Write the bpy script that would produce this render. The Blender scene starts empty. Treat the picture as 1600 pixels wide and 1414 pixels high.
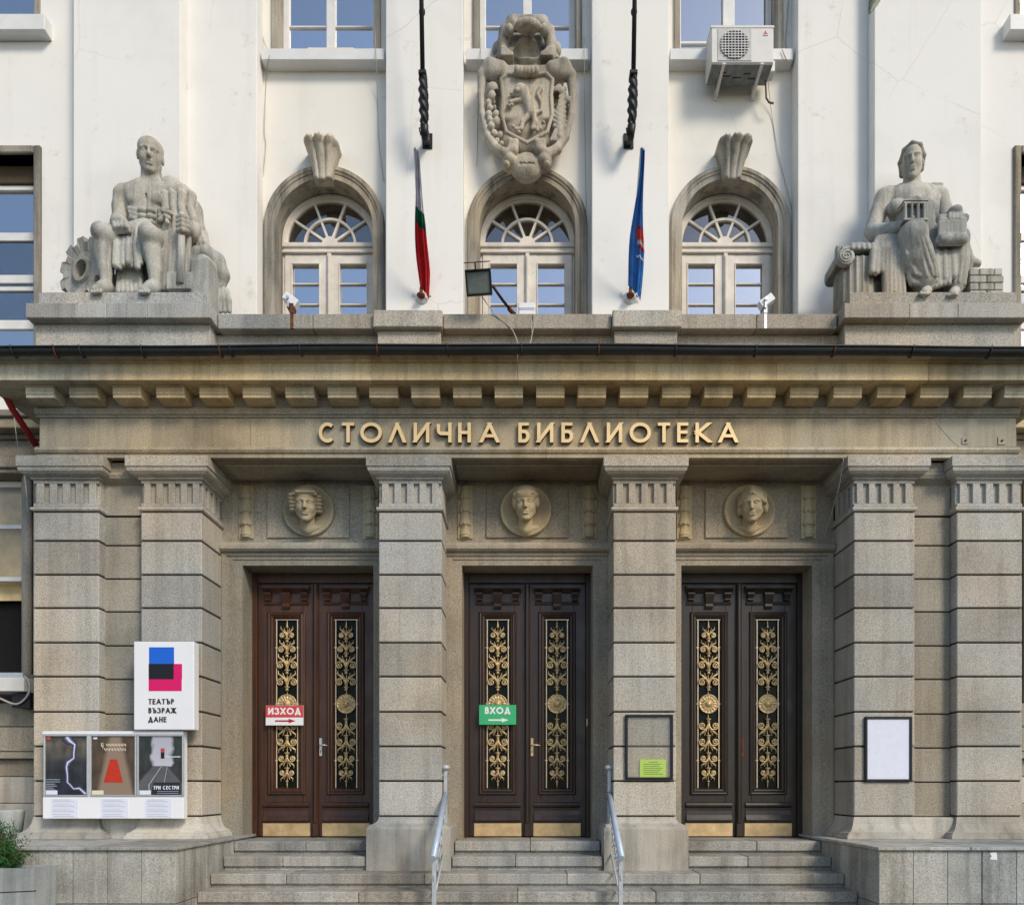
import bpy, math, random
import numpy as np
from mathutils import Vector, Matrix

random.seed(7)
SC = bpy.context.scene
COL = SC.collection
PI = math.pi
R = math.radians

# ------------------------------------------------------------------ camera, sky, sun, exposure
F, VX, VH, ZC = 1155.0, 824.0, 1230.0, 0.59      # focal length (px of a 1600 px frame), vanishing point, eye height above the door sill
cam_d = bpy.data.cameras.new('camera')
cam = bpy.data.objects.new('camera', cam_d)
COL.objects.link(cam)
cam.location = (0, 0, ZC)
cam.rotation_euler = (R(90), 0, 0)
cam_d.sensor_fit = 'HORIZONTAL'
cam_d.sensor_width = 36.0
cam_d.lens = 36.0 * F / 1600.0
cam_d.shift_x = (800.0 - VX) / 1600.0
cam_d.shift_y = (VH - 707.0) / 1600.0
cam_d.clip_start = 0.05
cam_d.clip_end = 2000.0
SC.camera = cam

SUN_EL, SUN_AZ = 36.0, 40.0        # degrees up; degrees to the right of straight behind the camera
world = bpy.data.worlds.new('World')
SC.world = world
world.use_nodes = True
wn = world.node_tree
wn.nodes.clear()
sky = wn.nodes.new('ShaderNodeTexSky')
sky.sky_type = 'NISHITA'
sky.sun_disc = False
sky.sun_elevation = R(SUN_EL)
sky.sun_rotation = R(180.0 - SUN_AZ)
sky.air_density = 1.0
sky.dust_density = 0.6
sky.ozone_density = 1.0
bg = wn.nodes.new('ShaderNodeBackground')
bg.inputs['Strength'].default_value = 0.115
wo = wn.nodes.new('ShaderNodeOutputWorld')
wn.links.new(sky.outputs[0], bg.inputs[0])
wn.links.new(bg.outputs[0], wo.inputs[0])

sun_d = bpy.data.lights.new('sun', 'SUN')
sun_d.energy = 1.6
sun_d.angle = R(17.0)
sun_d.color = (1.0, 0.895, 0.74)
sun = bpy.data.objects.new('sun', sun_d)
COL.objects.link(sun)
_d = Vector((math.sin(R(SUN_AZ)) * math.cos(R(SUN_EL)), -math.cos(R(SUN_AZ)) * math.cos(R(SUN_EL)), math.sin(R(SUN_EL))))
sun.rotation_euler = _d.to_track_quat('Z', 'Y').to_euler()
sun.location = (8, -12, 14)

SC.view_settings.view_transform = 'Standard'
SC.view_settings.look = 'None'
SC.view_settings.gamma = 1.0
SC.view_settings.use_curve_mapping = False
SC.view_settings.exposure = 0.68
SC.view_settings.use_white_balance = True
SC.view_settings.white_balance_temperature = 6600
SC.view_settings.white_balance_tint = 10
SC.cycles.max_bounces = 6
SC.cycles.diffuse_bounces = 3
SC.cycles.glossy_bounces = 3
SC.cycles.transparent_max_bounces = 8
SC.cycles.use_denoising = True

# ------------------------------------------------------------------ helpers
def X(px, Y): return (px - VX) * Y / F
def Z(py, Y): return ZC + (VH - py) * Y / F
def at(px, py, Y): return Vector((X(px, Y), Y, Z(py, Y)))

WL = {}
def wl(o): return WL[o.name] if o is not None else Vector((0, 0, 0))

class MB:
    def __init__(s): s.v = []; s.f = []; s.m = []; s.s = []
    def add(s, vs, fs, mi=0, smooth=False):
        b = len(s.v)
        s.v += [tuple(p) for p in vs]
        for f in fs:
            s.f.append([b + i for i in f]); s.m.append(mi); s.s.append(smooth)
    def box(s, x0, x1, y0, y1, z0, z1, c=0.0, mi=0):
        if x1 < x0: x0, x1 = x1, x0
        c = min(c, (x1-x0)*.45, (y1-y0)*.45, (z1-z0)*.45)
        if c <= 0:
            v = [(x, y, z) for x in (x0, x1) for y in (y0, y1) for z in (z0, z1)]
            s.add(v, [(0,1,3,2),(4,6,7,5),(0,4,5,1),(2,3,7,6),(0,2,6,4),(1,5,7,3)], mi); return s
        v = []; ix = {}
        for i, x in enumerate((x0, x1)):
            for j, y in enumerate((y0, y1)):
                for k, z in enumerate((z0, z1)):
                    sx, sy, sz = (1, -1)[i], (1, -1)[j], (1, -1)[k]
                    ix[i,j,k] = len(v)
                    v += [(x, y+sy*c, z+sz*c), (x+sx*c, y, z+sz*c), (x+sx*c, y+sy*c, z)]
        q = lambda a, b, cc, d, e: [ix[a]+e, ix[b]+e, ix[cc]+e, ix[d]+e]
        f = [q((0,0,0),(0,0,1),(0,1,1),(0,1,0),0), q((1,0,0),(1,1,0),(1,1,1),(1,0,1),0),
             q((0,0,0),(1,0,0),(1,0,1),(0,0,1),1), q((0,1,0),(0,1,1),(1,1,1),(1,1,0),1),
             q((0,0,0),(0,1,0),(1,1,0),(1,0,0),2), q((0,0,1),(1,0,1),(1,1,1),(0,1,1),2)]
        for j in (0,1):
            for k in (0,1): f.append([ix[0,j,k]+1, ix[1,j,k]+1, ix[1,j,k]+2, ix[0,j,k]+2])
        for i in (0,1):
            for k in (0,1): f.append([ix[i,0,k]+0, ix[i,1,k]+0, ix[i,1,k]+2, ix[i,0,k]+2])
        for i in (0,1):
            for j in (0,1): f.append([ix[i,j,0]+0, ix[i,j,1]+0, ix[i,j,1]+1, ix[i,j,0]+1])
        for k3 in ix.values(): f.append([k3, k3+1, k3+2])
        s.add(v, f, mi); return s
    def loft(s, rings, closed=True, caps=True, smooth=False, mi=0):
        n = len(rings[0]); vs = [p for r in rings for p in r]; fs = []
        for i in range(len(rings)-1):
            for j in range(n if closed else n-1):
                a, b = i*n+j, i*n+(j+1) % n
                fs.append((a, b, b+n, a+n))
        s.add(vs, fs, mi, smooth)
        if caps:
            b = len(s.v) - len(vs)
            s.f.append([b+i for i in range(n)][::-1]); s.m.append(mi); s.s.append(False)
            s.f.append([b+len(vs)-n+i for i in range(n)]); s.m.append(mi); s.s.append(False)
        return s
    def tube(s, pts, r, n=8, caps=True, mi=0, flat=None):
        pts = [Vector(p) for p in pts]
        rr = r if isinstance(r, (list, tuple)) else [r]*len(pts)
        rings = []; prev = None
        for i, p in enumerate(pts):
            t = (pts[min(i+1, len(pts)-1)] - pts[max(i-1, 0)]).normalized()
            if prev is None:
                u = t.cross(Vector((0, 1, 0)))
                if u.length < 1e-3: u = t.cross(Vector((1, 0, 0)))
            else: u = prev - t * prev.dot(t)
            u.normalize(); w = t.cross(u); prev = u
            fa = flat or 1.0
            rings.append([p + u*(rr[i]*math.cos(2*PI*k/n)) + w*(rr[i]*fa*math.sin(2*PI*k/n)) for k in range(n)])
        return s.loft(rings, True, caps, True, mi)
    def prism(s, poly, y0, y1, mi=0, smooth=False):      # polygon (x,z) pushed through y
        n = len(poly)
        s.add([(x, y0, z) for x, z in poly] + [(x, y1, z) for x, z in poly],
              [list(range(n)), list(range(2*n-1, n-1, -1))], mi)
        b = len(s.v) - 2*n
        for i in range(n):
            j = (i+1) % n
            s.f.append([b+i, b+n+i, b+n+j, b+j]); s.m.append(mi); s.s.append(smooth)
        return s
    def sweep(s, prof, frames, closed_prof=False, caps=False, smooth=False, mi=0):   # profile (u,v) over frames (origin,U,V)
        rings = [[Vector(o) + Vector(U)*u + Vector(V)*v for u, v in prof] for o, U, V in frames]
        return s.loft(rings, closed_prof, caps, smooth, mi)
    def mould(s, prof, x0, x1, mi=0):                    # closed profile (y,z) run along x
        return s.loft([[(x, y, z) for y, z in prof] for x in (x0, x1)], True, True, False, mi)
    def lathe(s, prof, c, n=16, mi=0, axis='z', smooth=True):
        rings = []
        for r, h in prof:
            if axis == 'z': rings.append([(c[0]+r*math.cos(2*PI*k/n), c[1]+r*math.sin(2*PI*k/n), c[2]+h) for k in range(n)])
            else: rings.append([(c[0]+r*math.cos(2*PI*k/n), c[1]+h, c[2]+r*math.sin(2*PI*k/n)) for k in range(n)])
        return s.loft(rings, True, True, smooth, mi)

def recalc(me):
    import bmesh
    bm = bmesh.new(); bm.from_mesh(me)
    bmesh.ops.recalc_face_normals(bm, faces=bm.faces)
    bm.to_mesh(me); bm.free()

def obj(me, name, parent=None, loc=(0, 0, 0)):
    o = bpy.data.objects.new(name, me)
    COL.objects.link(o)
    loc = Vector(loc)
    WL[o.name] = loc.copy()
    if parent is not None:
        o.parent = parent
        o.location = loc - wl(parent)
    else: o.location = loc
    return o

def mesh_of(mb, name, mats, org, fix=True):
    me = bpy.data.meshes.new(name)
    me.from_pydata([(x-org[0], y-org[1], z-org[2]) for x, y, z in mb.v], [], mb.f)
    if not isinstance(mats, (list, tuple)): mats = [mats]
    for m in mats: me.materials.append(m)
    me.polygons.foreach_set('material_index', mb.m)
    me.polygons.foreach_set('use_smooth', mb.s)
    me.update()
    if fix: recalc(me)
    return me

def build(mb, name, mats, parent=None, org=None, fix=True):
    if org is None:
        a = np.array(mb.v)
        lo, hi = a.min(0), a.max(0)
        org = Vector(((lo[0]+hi[0])/2, (lo[1]+hi[1])/2, lo[2]))
    return obj(mesh_of(mb, name, mats, org, fix), name, parent, org)

def empty(name, loc, parent=None):
    o = obj(None, name, parent, loc)
    o.empty_display_size = 0.2
    return o

def tag(o, label=None, cat=None, group=None, kind=None):
    if label: o['label'] = label
    if cat: o['category'] = cat
    if group: o['group'] = group
    if kind: o['kind'] = kind
    return o

def bx(name, x0, x1, y0, y1, z0, z1, mat, parent=None, c=0.0):
    return build(MB().box(x0, x1, y0, y1, z0, z1, c), name, mat, parent, fix=(c > 0))

MC = {}
def bxs(name, x0, x1, y0, y1, z0, z1, mat, parent=None, c=0.0):      # box whose mesh is shared by equal boxes
    k = (name, round(x1-x0, 4), round(y1-y0, 4), round(z1-z0, 4), mat.name, c)
    org = Vector(((x0+x1)/2, (y0+y1)/2, min(z0, z1)))
    if k not in MC: MC[k] = mesh_of(MB().box(x0, x1, y0, y1, z0, z1, c), name, mat, org)
    return obj(MC[k], name, parent, org)

# ------------------------------------------------------------------ materials
class NT:
    def __init__(s, name):
        s.mat = bpy.data.materials.new(name); s.mat.use_nodes = True
        s.t = s.mat.node_tree; s.t.nodes.clear()
        s.out = s.t.nodes.new('ShaderNodeOutputMaterial')
    def n(s, typ, **kw):
        nd = s.t.nodes.new('ShaderNode' + typ)
        for k, v in kw.items():
            if hasattr(nd, k): setattr(nd, k, v)
        return nd
    def l(s, a, b): s.t.links.new(a, b)
    def pos(s, scale=(1, 1, 1)):
        g = s.n('NewGeometry'); m = s.n('Mapping'); m.inputs['Scale'].default_value = scale
        s.l(g.outputs['Position'], m.inputs['Vector']); return m.outputs[0]
    def noise(s, scale, detail=3, rough=0.55, vec=None, dist=0.0):
        nd = s.n('TexNoise'); nd.inputs['Scale'].default_value = scale; nd.inputs['Detail'].default_value = detail
        nd.inputs['Roughness'].default_value = rough; nd.inputs['Distortion'].default_value = dist
        s.l(vec if vec is not None else s.pos(), nd.inputs['Vector']); return nd.outputs['Fac']
    def ramp(s, fac, stops):
        nd = s.n('ValToRGB'); e = nd.color_ramp.elements
        while len(e) < len(stops): e.new(0.5)
        for i, (p, c) in enumerate(stops):
            e[i].position = p; e[i].color = (c, c, c, 1) if isinstance(c, (int, float)) else (*c, 1)
        s.l(fac, nd.inputs[0]); return nd.outputs[0]
    def mix(s, a, b, fac, mode='MIX'):
        nd = s.n('Mix', data_type='RGBA', blend_type=mode)
        for v, i in ((fac, 0), (a, 6), (b, 7)):
            if isinstance(v, (int, float)): nd.inputs[i].default_value = v
            elif isinstance(v, tuple): nd.inputs[i].default_value = (*v, 1)
            else: s.l(v, nd.inputs[i])
        return nd.outputs[2]
    def bsdf(s, col, rough=0.8, spec=0.3, metal=0.0, bump=None, bstr=0.3, bdist=0.004):
        p = s.n('BsdfPrincipled')
        for v, i in ((col, 'Base Color'), (rough, 'Roughness'), (metal, 'Metallic')):
            if isinstance(v, (int, float)): p.inputs[i].default_value = v
            elif isinstance(v, tuple): p.inputs[i].default_value = (*v, 1)
            else: s.l(v, p.inputs[i])
        p.inputs['Specular IOR Level'].default_value = spec
        if bump is not None:
            b = s.n('Bump'); b.inputs['Strength'].default_value = bstr; b.inputs['Distance'].default_value = bdist
            s.l(bump, b.inputs['Height']); s.l(b.outputs[0], p.inputs['Normal'])
        s.l(p.outputs[0], s.out.inputs[0]); return p

def stone(name, base, grain=95.0, contrast=0.45, stain=0.5, streak=0.4, bstr=0.35, rough=0.85, warm=(1.08, 1.0, 0.88), fine=True):
    m = NT(name)
    g1 = m.noise(grain, 2.0, 0.7)
    sp = m.ramp(g1, [(0.30, 1.0-contrast), (0.47, 0.95), (0.56, 1.0), (0.70, 1.0+contrast*0.75)])
    c = m.mix((*base,), sp, 1.0, 'MULTIPLY')
    big = m.noise(0.9, 6.0, 0.6)
    c = m.mix(c, m.ramp(big, [(0.30, 1.0-stain*0.55), (0.5, 1.0), (0.72, 1.0+stain*0.22)]), 1.0, 'MULTIPLY')
    tint = m.noise(0.55, 3.0, 0.5)
    c = m.mix(c, m.mix((0.93, 1.0, 1.06), warm, m.ramp(tint, [(0.35, 0.0), (0.62, 1.0)])), 1.0, 'MULTIPLY')
    st = m.noise(1.0, 5.0, 0.65, m.pos((7.0, 7.0, 0.45)))
    c = m.mix(c, m.ramp(st, [(0.36, 1.0-streak*0.55), (0.52, 1.0), (0.75, 1.0+streak*0.10)]), 1.0, 'MULTIPLY')
    oi = m.n('ObjectInfo')
    c = m.mix(c, m.ramp(oi.outputs['Random'], [(0.0, 0.80), (1.0, 1.14)]), 1.0, 'MULTIPLY')
    hgt = m.mix(g1, m.noise(14.0, 4.0), 0.45)
    m.bsdf(c, rough, 0.25, bump=hgt, bstr=bstr, bdist=0.006)
    return m.mat

def plaster(name, base, stain=0.25):
    m = NT(name)
    big = m.noise(0.7, 6.0, 0.6)
    c = m.mix((*base,), m.ramp(big, [(0.3, 1.0-stain*0.35), (0.5, 1.0), (0.75, 1.03)]), 1.0, 'MULTIPLY')
    st = m.noise(1.0, 5.0, 0.6, m.pos((5.0, 5.0, 0.30)))
    c = m.mix(c, m.ramp(st, [(0.30, (0.86, 0.84, 0.80)), (0.44, (1, 1, 1))]), stain*1.2, 'MULTIPLY')
    sp = m.noise(3.2, 8.0, 0.75)
    c = m.mix(c, m.ramp(sp, [(0.28, (0.74, 0.69, 0.62)), (0.40, (1, 1, 1))]), 0.75, 'MULTIPLY')
    vd = m.n('TexVoronoi', feature='DISTANCE_TO_EDGE'); vd.inputs['Scale'].default_value = 0.75
    wv = m.mix(m.pos(), m.noise(2.5, 6.0, 0.7), 0.16, 'ADD'); m.l(wv, vd.inputs['Vector'])
    ln = m.ramp(vd.outputs['Distance'], [(0.0, 1.0), (0.006, 0.0)])
    c = m.mix(c, (0.45, 0.42, 0.38), m.mix((0, 0, 0), ln, m.ramp(m.noise(0.45, 2.0), [(0.50, 0.0), (0.62, 0.40)])))
    m.bsdf(c, 0.9, 0.2, bump=m.mix(m.noise(6.0, 5.0), m.noise(60.0, 3.0), 0.4), bstr=0.28, bdist=0.008)
    return m.mat

def simple(name, base, rough=0.6, spec=0.4, metal=0.0, var=0.15, scale=20.0, bstr=0.1, wear=None):
    m = NT(name)
    c = m.mix((*base,), m.ramp(m.noise(scale, 5.0, 0.6), [(0.3, 1.0-var), (0.7, 1.0+var*0.6)]), 1.0, 'MULTIPLY')
    if wear:
        c = m.mix(c, wear[0], m.ramp(m.noise(wear[1], 7.0, 0.7), [(wear[2], 0.0), (wear[2]+0.06, 1.0)]))
    m.bsdf(c, rough, spec, metal, bump=m.noise(scale*2.5, 3.0), bstr=bstr, bdist=0.003)
    return m.mat

def wood(name, base, dark):
    m = NT(name)
    gr = m.noise(1.0, 6.0, 0.65, m.pos((38.0, 38.0, 1.6)), 0.6)
    c = m.mix((*dark,), (*base,), m.ramp(gr, [(0.32, 0.0), (0.66, 1.0)]))
    c = m.mix(c, m.ramp(m.noise(1.6, 5.0), [(0.3, 0.75), (0.7, 1.2)]), 1.0, 'MULTIPLY')
    sc = m.noise(1.0, 7.0, 0.7, m.pos((60.0, 60.0, 5.0)))
    c = m.mix(c, (0.16, 0.10, 0.06), m.ramp(sc, [(0.68, 0.0), (0.78, 0.5)]))
    m.bsdf(c, m.ramp(m.noise(5.0, 5.0), [(0.3, 0.30), (0.7, 0.5)]), 0.45, bump=gr, bstr=0.15, bdist=0.002)
    return m.mat

def glass(name, tint, refl, rough=0.01):
    m = NT(name)
    tr = m.n('BsdfTransparent'); tr.inputs[0].default_value = (*tint, 1)
    gl = m.n('BsdfGlossy'); gl.inputs['Roughness'].default_value = rough
    b = m.n('Bump'); b.inputs['Strength'].default_value = 0.06; b.inputs['Distance'].default_value = 0.02
    m.l(m.noise(2.2, 2.0), b.inputs['Height']); m.l(b.outputs[0], gl.inputs['Normal'])
    fr = m.n('LayerWeight'); fr.inputs[0].default_value = 0.35
    mx = m.n('Math', operation='MULTIPLY_ADD'); mx.inputs[1].default_value = 0.5; mx.inputs[2].default_value = refl
    m.l(fr.outputs['Fresnel'], mx.inputs[0])
    ms = m.n('MixShader'); m.l(mx.outputs[0], ms.inputs[0]); m.l(tr.outputs[0], ms.inputs[1]); m.l(gl.outputs[0], ms.inputs[2])
    m.l(ms.outputs[0], m.out.inputs[0])
    return m.mat

M = {}
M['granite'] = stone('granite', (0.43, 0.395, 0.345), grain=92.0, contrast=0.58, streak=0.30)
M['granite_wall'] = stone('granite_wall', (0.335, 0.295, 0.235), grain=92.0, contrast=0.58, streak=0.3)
M['coping'] = stone('coping', (0.42, 0.395, 0.355), grain=85.0, contrast=0.6)
M['granite_warm'] = stone('granite_warm', (0.44, 0.375, 0.275), grain=92.0, contrast=0.58, stain=0.8, streak=0.4)
M['corona'] = stone('corona', (0.52, 0.45, 0.33), contrast=0.35, stain=0.8, streak=0.45, warm=(1.15, 1.0, 0.74))
M['patch'] = stone('patch', (0.42, 0.37, 0.28), contrast=0.12, stain=0.35)
M['statue'] = stone('statue', (0.455, 0.425, 0.37), grain=60.0, contrast=0.25, stain=0.8, streak=0.75, warm=(1.08, 1.0, 0.88))
M['relief'] = stone('relief', (0.46, 0.385, 0.26), grain=70.0, contrast=0.18, stain=0.4, streak=0.3)
M['surround'] = stone('surround', (0.40, 0.36, 0.30), grain=70.0, contrast=0.22, stain=0.7, streak=0.9)
M['step'] = stone('step', (0.36, 0.34, 0.305), grain=72.0, contrast=0.5, stain=0.9, streak=0.5, warm=(1.06, 1.0, 0.92))
M['cladding'] = stone('cladding', (0.39, 0.375, 0.34), grain=70.0, contrast=0.42, stain=1.0, streak=0.6, warm=(1.05, 1.0, 0.92))
M['base_stone'] = stone('base_stone', (0.47, 0.44, 0.39), contrast=0.28, stain=0.7, streak=0.5)
M['joint'] = simple('joint', (0.05, 0.043, 0.035), 0.95, 0.1)
M['plaster'] = plaster('plaster', (0.81, 0.79, 0.745))
M['plaster_bay'] = plaster('plaster_bay', (0.78, 0.75, 0.685), 0.3)
M['sill'] = simple('sill', (0.72, 0.72, 0.70), 0.5, 0.4, var=0.08, scale=4)
M['frame_white'] = simple('frame_white', (0.74, 0.73, 0.70), 0.45, 0.4, var=0.1, scale=6)
M['frame_cream'] = simple('frame_cream', (0.72, 0.66, 0.58), 0.55, 0.3, var=0.18, scale=5, wear=((0.42, 0.34, 0.26), 9.0, 0.66))
M['pane'] = glass('pane', (0.92, 0.95, 0.97), 0.74)
M['pane_dim'] = glass('pane_dim', (0.85, 0.84, 0.80), 0.14)
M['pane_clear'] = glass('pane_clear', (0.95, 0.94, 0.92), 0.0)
M['curtain'] = simple('curtain', (0.62, 0.76, 0.88), 0.9, 0.1, var=0.25, scale=3)
M['gold_reflection'] = simple('gold_reflection', (0.80, 0.62, 0.34), 0.9, 0.1, var=0.35, scale=3)  # golden reflection of a building, put into the colour of a sheet
M['room'] = simple('room', (0.10, 0.10, 0.11), 0.95, 0.1)
M['brown_room'] = simple('brown_room', (0.30, 0.25, 0.20), 0.95, 0.1)
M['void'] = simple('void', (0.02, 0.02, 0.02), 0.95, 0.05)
M['wood_brown'] = wood('wood_brown', (0.075, 0.028, 0.012), (0.030, 0.012, 0.007))  # the three door woods differ in tone to paint in uneven light
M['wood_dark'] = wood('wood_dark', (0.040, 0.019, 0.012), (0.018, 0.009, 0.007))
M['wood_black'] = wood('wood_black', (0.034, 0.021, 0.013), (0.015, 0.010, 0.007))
M['gold'] = simple('gold', (0.58, 0.42, 0.21), 0.42, 0.5, 0.30, 0.40, 30.0, 0.3, ((0.08, 0.06, 0.03), 40.0, 0.57))
M['gilt'] = simple('gilt', (0.68, 0.55, 0.38), 0.4, 0.5, 0.30, 0.12, 12.0)
M['brass'] = simple('brass', (0.66, 0.46, 0.24), 0.42, 0.5, 0.55, 0.3, 8.0, 0.15, ((0.12, 0.08, 0.03), 22.0, 0.68))
M['letter'] = simple('letter', (0.80, 0.58, 0.29), 0.45, 0.5, 0.25, 0.10, 6.0)
M['letter_side'] = simple('letter_side', (0.16, 0.10, 0.05), 0.6, 0.3)
M['door_glass'] = simple('door_glass', (0.005, 0.008, 0.007), 0.2, 0.10)
M['black_iron'] = simple('black_iron', (0.012, 0.012, 0.014), 0.45, 0.4)
M['gutter'] = simple('gutter', (0.035, 0.037, 0.037), 0.45, 0.5, 0.3, 0.4, 3.0, 0.2, ((0.12, 0.08, 0.05), 6.0, 0.66))
M['rust'] = simple('rust', (0.16, 0.06, 0.03), 0.9, 0.1, var=0.4)
M['sign_white'] = simple('sign_white', (0.80, 0.80, 0.82), 0.35, 0.4, var=0.04, scale=2)
M['sign_blue'] = simple('sign_blue', (0.005, 0.12, 0.62), 0.35, 0.4, var=0.03)
M['sign_pink'] = simple('sign_pink', (0.68, 0.0, 0.13), 0.35, 0.4, var=0.03)
M['sign_black'] = simple('sign_black', (0.006, 0.006, 0.010), 0.4, 0.4)
M['sign_red'] = simple('sign_red', (0.60, 0.055, 0.06), 0.35, 0.4, var=0.04)
M['arrow_red'] = simple('arrow_red', (0.40, 0.01, 0.012), 0.4, 0.4)
M['sign_green'] = simple('sign_green', (0.035, 0.42, 0.16), 0.35, 0.4, var=0.04)
M['lime'] = simple('lime', (0.58, 0.82, 0.14), 0.7, 0.2, var=0.03)
M['paper'] = simple('paper', (0.70, 0.72, 0.82), 0.6, 0.2, var=0.04)
M['paper_cream'] = simple('paper_cream', (0.74, 0.66, 0.48), 0.7, 0.2, var=0.04)
M['ink'] = simple('ink', (0.30, 0.33, 0.42), 0.7, 0.2)
M['rail'] = simple('rail', (0.42, 0.50, 0.58), 0.4, 0.5, 0.1, 0.12, 14, 0.1, ((0.20, 0.17, 0.15), 30.0, 0.70))
M['rail_grey'] = simple('rail_grey', (0.46, 0.49, 0.51), 0.45, 0.5, 0.2, 0.15, 14)
M['red_pipe'] = simple('red_pipe', (0.36, 0.02, 0.02), 0.5, 0.4)
M['cable'] = simple('cable', (0.42, 0.40, 0.36), 0.7, 0.2)
M['cable_dark'] = simple('cable_dark', (0.12, 0.10, 0.08), 0.7, 0.2)
M['ac_white'] = simple('ac_white', (0.68, 0.66, 0.62), 0.45, 0.4, var=0.08, scale=5)
M['ac_grey'] = simple('ac_grey', (0.20, 0.21, 0.21), 0.6, 0.3, 0.2, 0.4, 8)
M['grille'] = simple('grille', (0.52, 0.51, 0.48), 0.5, 0.4)
M['alu'] = simple('alu', (0.55, 0.56, 0.57), 0.35, 0.5, 0.6, 0.1)
M['flood_glass'] = simple('flood_glass', (0.17, 0.20, 0.18), 0.15, 0.6)
M['flag_white'] = simple('flag_white', (0.56, 0.54, 0.60), 0.9, 0.1, var=0.25, scale=9)
M['flag_green'] = simple('flag_green', (0.01, 0.12, 0.07), 0.9, 0.1)
M['flag_red'] = simple('flag_red', (0.50, 0.02, 0.025), 0.9, 0.1, var=0.25, scale=9)
M['flag_blue'] = simple('flag_blue', (0.05, 0.19, 0.56), 0.9, 0.1, var=0.25, scale=9)
M['leaf'] = simple('leaf', (0.03, 0.11, 0.022), 0.6, 0.3, var=0.5, scale=12)
M['leaf_dark'] = simple('leaf_dark', (0.02, 0.06, 0.015), 0.45, 0.4, var=0.3)
M['leaf_dry'] = simple('leaf_dry', (0.55, 0.42, 0.12), 0.8, 0.1)
M['bark'] = simple('bark', (0.10, 0.075, 0.05), 0.9, 0.1)
M['soil'] = simple('soil', (0.04, 0.03, 0.02), 0.95, 0.05)
M['concrete'] = stone('concrete', (0.44, 0.44, 0.42), grain=60, contrast=0.12, stain=0.6, streak=0.5, warm=(1.0, 1.0, 0.98))
M['pavement'] = stone('pavement', (0.075, 0.072, 0.068), grain=60, contrast=0.2, stain=0.7, streak=0.0)
# ------------------------------------------------------------------ the building
YP, YW, YD, YBAY, YPIL, YB, YWIN = 7.90, 8.45, 8.74, 9.10, 8.88, 8.71, 9.35
LIB = empty('library_building', (0, 8.45, 0))
tag(LIB, 'white plastered library building with grey granite portico, fluted piers and three double doors', 'building')
JZ = [3.535, 3.223, 2.861, 2.505, 2.136, 1.773, 1.397, 1.028, 0.658, 0.282]

def rect_rings(mb, x0, x1, yf, yb, prof, smooth=False):
    return mb.loft([[(x0-e, yf-e, z), (x1+e, yf-e, z), (x1+e, yb, z), (x0-e, yb, z)] for e, z in prof], True, True, smooth)

def pier(cx, hw, mid):
    zb = -0.285 if mid else 0.0
    p = bx('pier', cx-hw+.016, cx+hw-.016, YP+.016, YW+.02, zb+.02, 3.56, M['joint'], LIB)
    for a, b in zip(JZ[:-1], JZ[1:]):
        bxs('stone_block', cx-hw, cx+hw, YP, YW+.03, b+.009, a-.009, M['granite'], p, 0.008)
    # base
    if mid: pr = [(0, .275), (.004, .25), (.012, .235), (.03, .215), (.06, .20), (.085, .195), (.088, .175), (.105, .165), (.11, .15), (.11, zb)]
    else: pr = [(0, .275), (.004, .25), (.015, .20), (.04, .15), (.08, .115), (.10, .11), (.10, .090), (.118, .084), (.12, 0.047)]
    build(rect_rings(MB(), cx-hw, cx+hw, YP, YW, pr), 'pier_base', M['base_stone'], p)
    # fluted neck
    mb = MB()
    mb.box(cx-hw+.034, cx+hw-.034, YP+.034, YW+.02, 3.58, 3.88)
    mb.box(cx-hw, cx+hw, YP, YW+.02, 3.585, 3.625, .004); mb.box(cx-hw, cx+hw, YP, YW+.02, 3.835, 3.875, .004)
    P = 2*hw/5; fw = 0.062
    for i in range(5): mb.box(cx-hw+i*P+fw/2, cx-hw+(i+1)*P-fw/2, YP, YP+.05, 3.622, 3.838, .004)
    for i in range(4):
        for sx in (-1, 1):
            xo = cx+sx*hw
            mb.box(min(xo, xo-sx*.05), max(xo, xo-sx*.05), YP+i*P+fw/2, YP+(i+1)*P-fw/2, 3.622, 3.838, .004)
    build(mb, 'fluted_neck', M['granite'], p)
    build(rect_rings(MB(), cx-hw, cx+hw, YP, YW, [(0, 3.537), (.018, 3.545), (.024, 3.56), (.018, 3.578), (0, 3.585)]), 'astragal', M['granite'], p)
    build(rect_rings(MB(), cx-hw, cx+hw, YP, YW, [(.0, 3.872), (.022, 3.874), (.022, 3.893), (.035, 3.897), (.07, 3.91), (.095, 3.935), (.103, 3.962), (.098, 3.972)]), 'echinus', M['granite'], p)
    build(rect_rings(MB(), cx-hw, cx+hw, YP, YW, [(.108, 3.974), (.112, 3.978), (.112, 4.084), (.108, 4.088)]), 'abacus', M['granite'], p)
    return p

for cx, hw, mid in ((-4.93, .35, False), (-3.805, .325, False), (-1.253, .335, True), (1.253, .335, True), (3.815, .325, False), (4.94, .35, False)):
    pier(cx, hw, mid)
for sx in (-1, 1):                                    # narrow recessed wall between the paired piers
    a, b = sorted((sx*4.13, sx*4.59))
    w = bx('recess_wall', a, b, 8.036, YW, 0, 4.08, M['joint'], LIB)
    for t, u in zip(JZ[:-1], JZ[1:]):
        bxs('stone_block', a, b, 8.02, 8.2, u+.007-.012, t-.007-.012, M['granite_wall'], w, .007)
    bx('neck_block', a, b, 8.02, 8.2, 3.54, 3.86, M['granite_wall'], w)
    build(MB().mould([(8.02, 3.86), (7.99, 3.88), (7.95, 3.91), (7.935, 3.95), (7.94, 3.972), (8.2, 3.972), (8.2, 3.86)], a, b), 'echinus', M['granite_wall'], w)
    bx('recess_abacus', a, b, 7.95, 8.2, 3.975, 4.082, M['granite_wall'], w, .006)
    bx('recess_base', a, b, 7.93, 8.2, 0.003, .27, M['base_stone'], w, .02)

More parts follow.
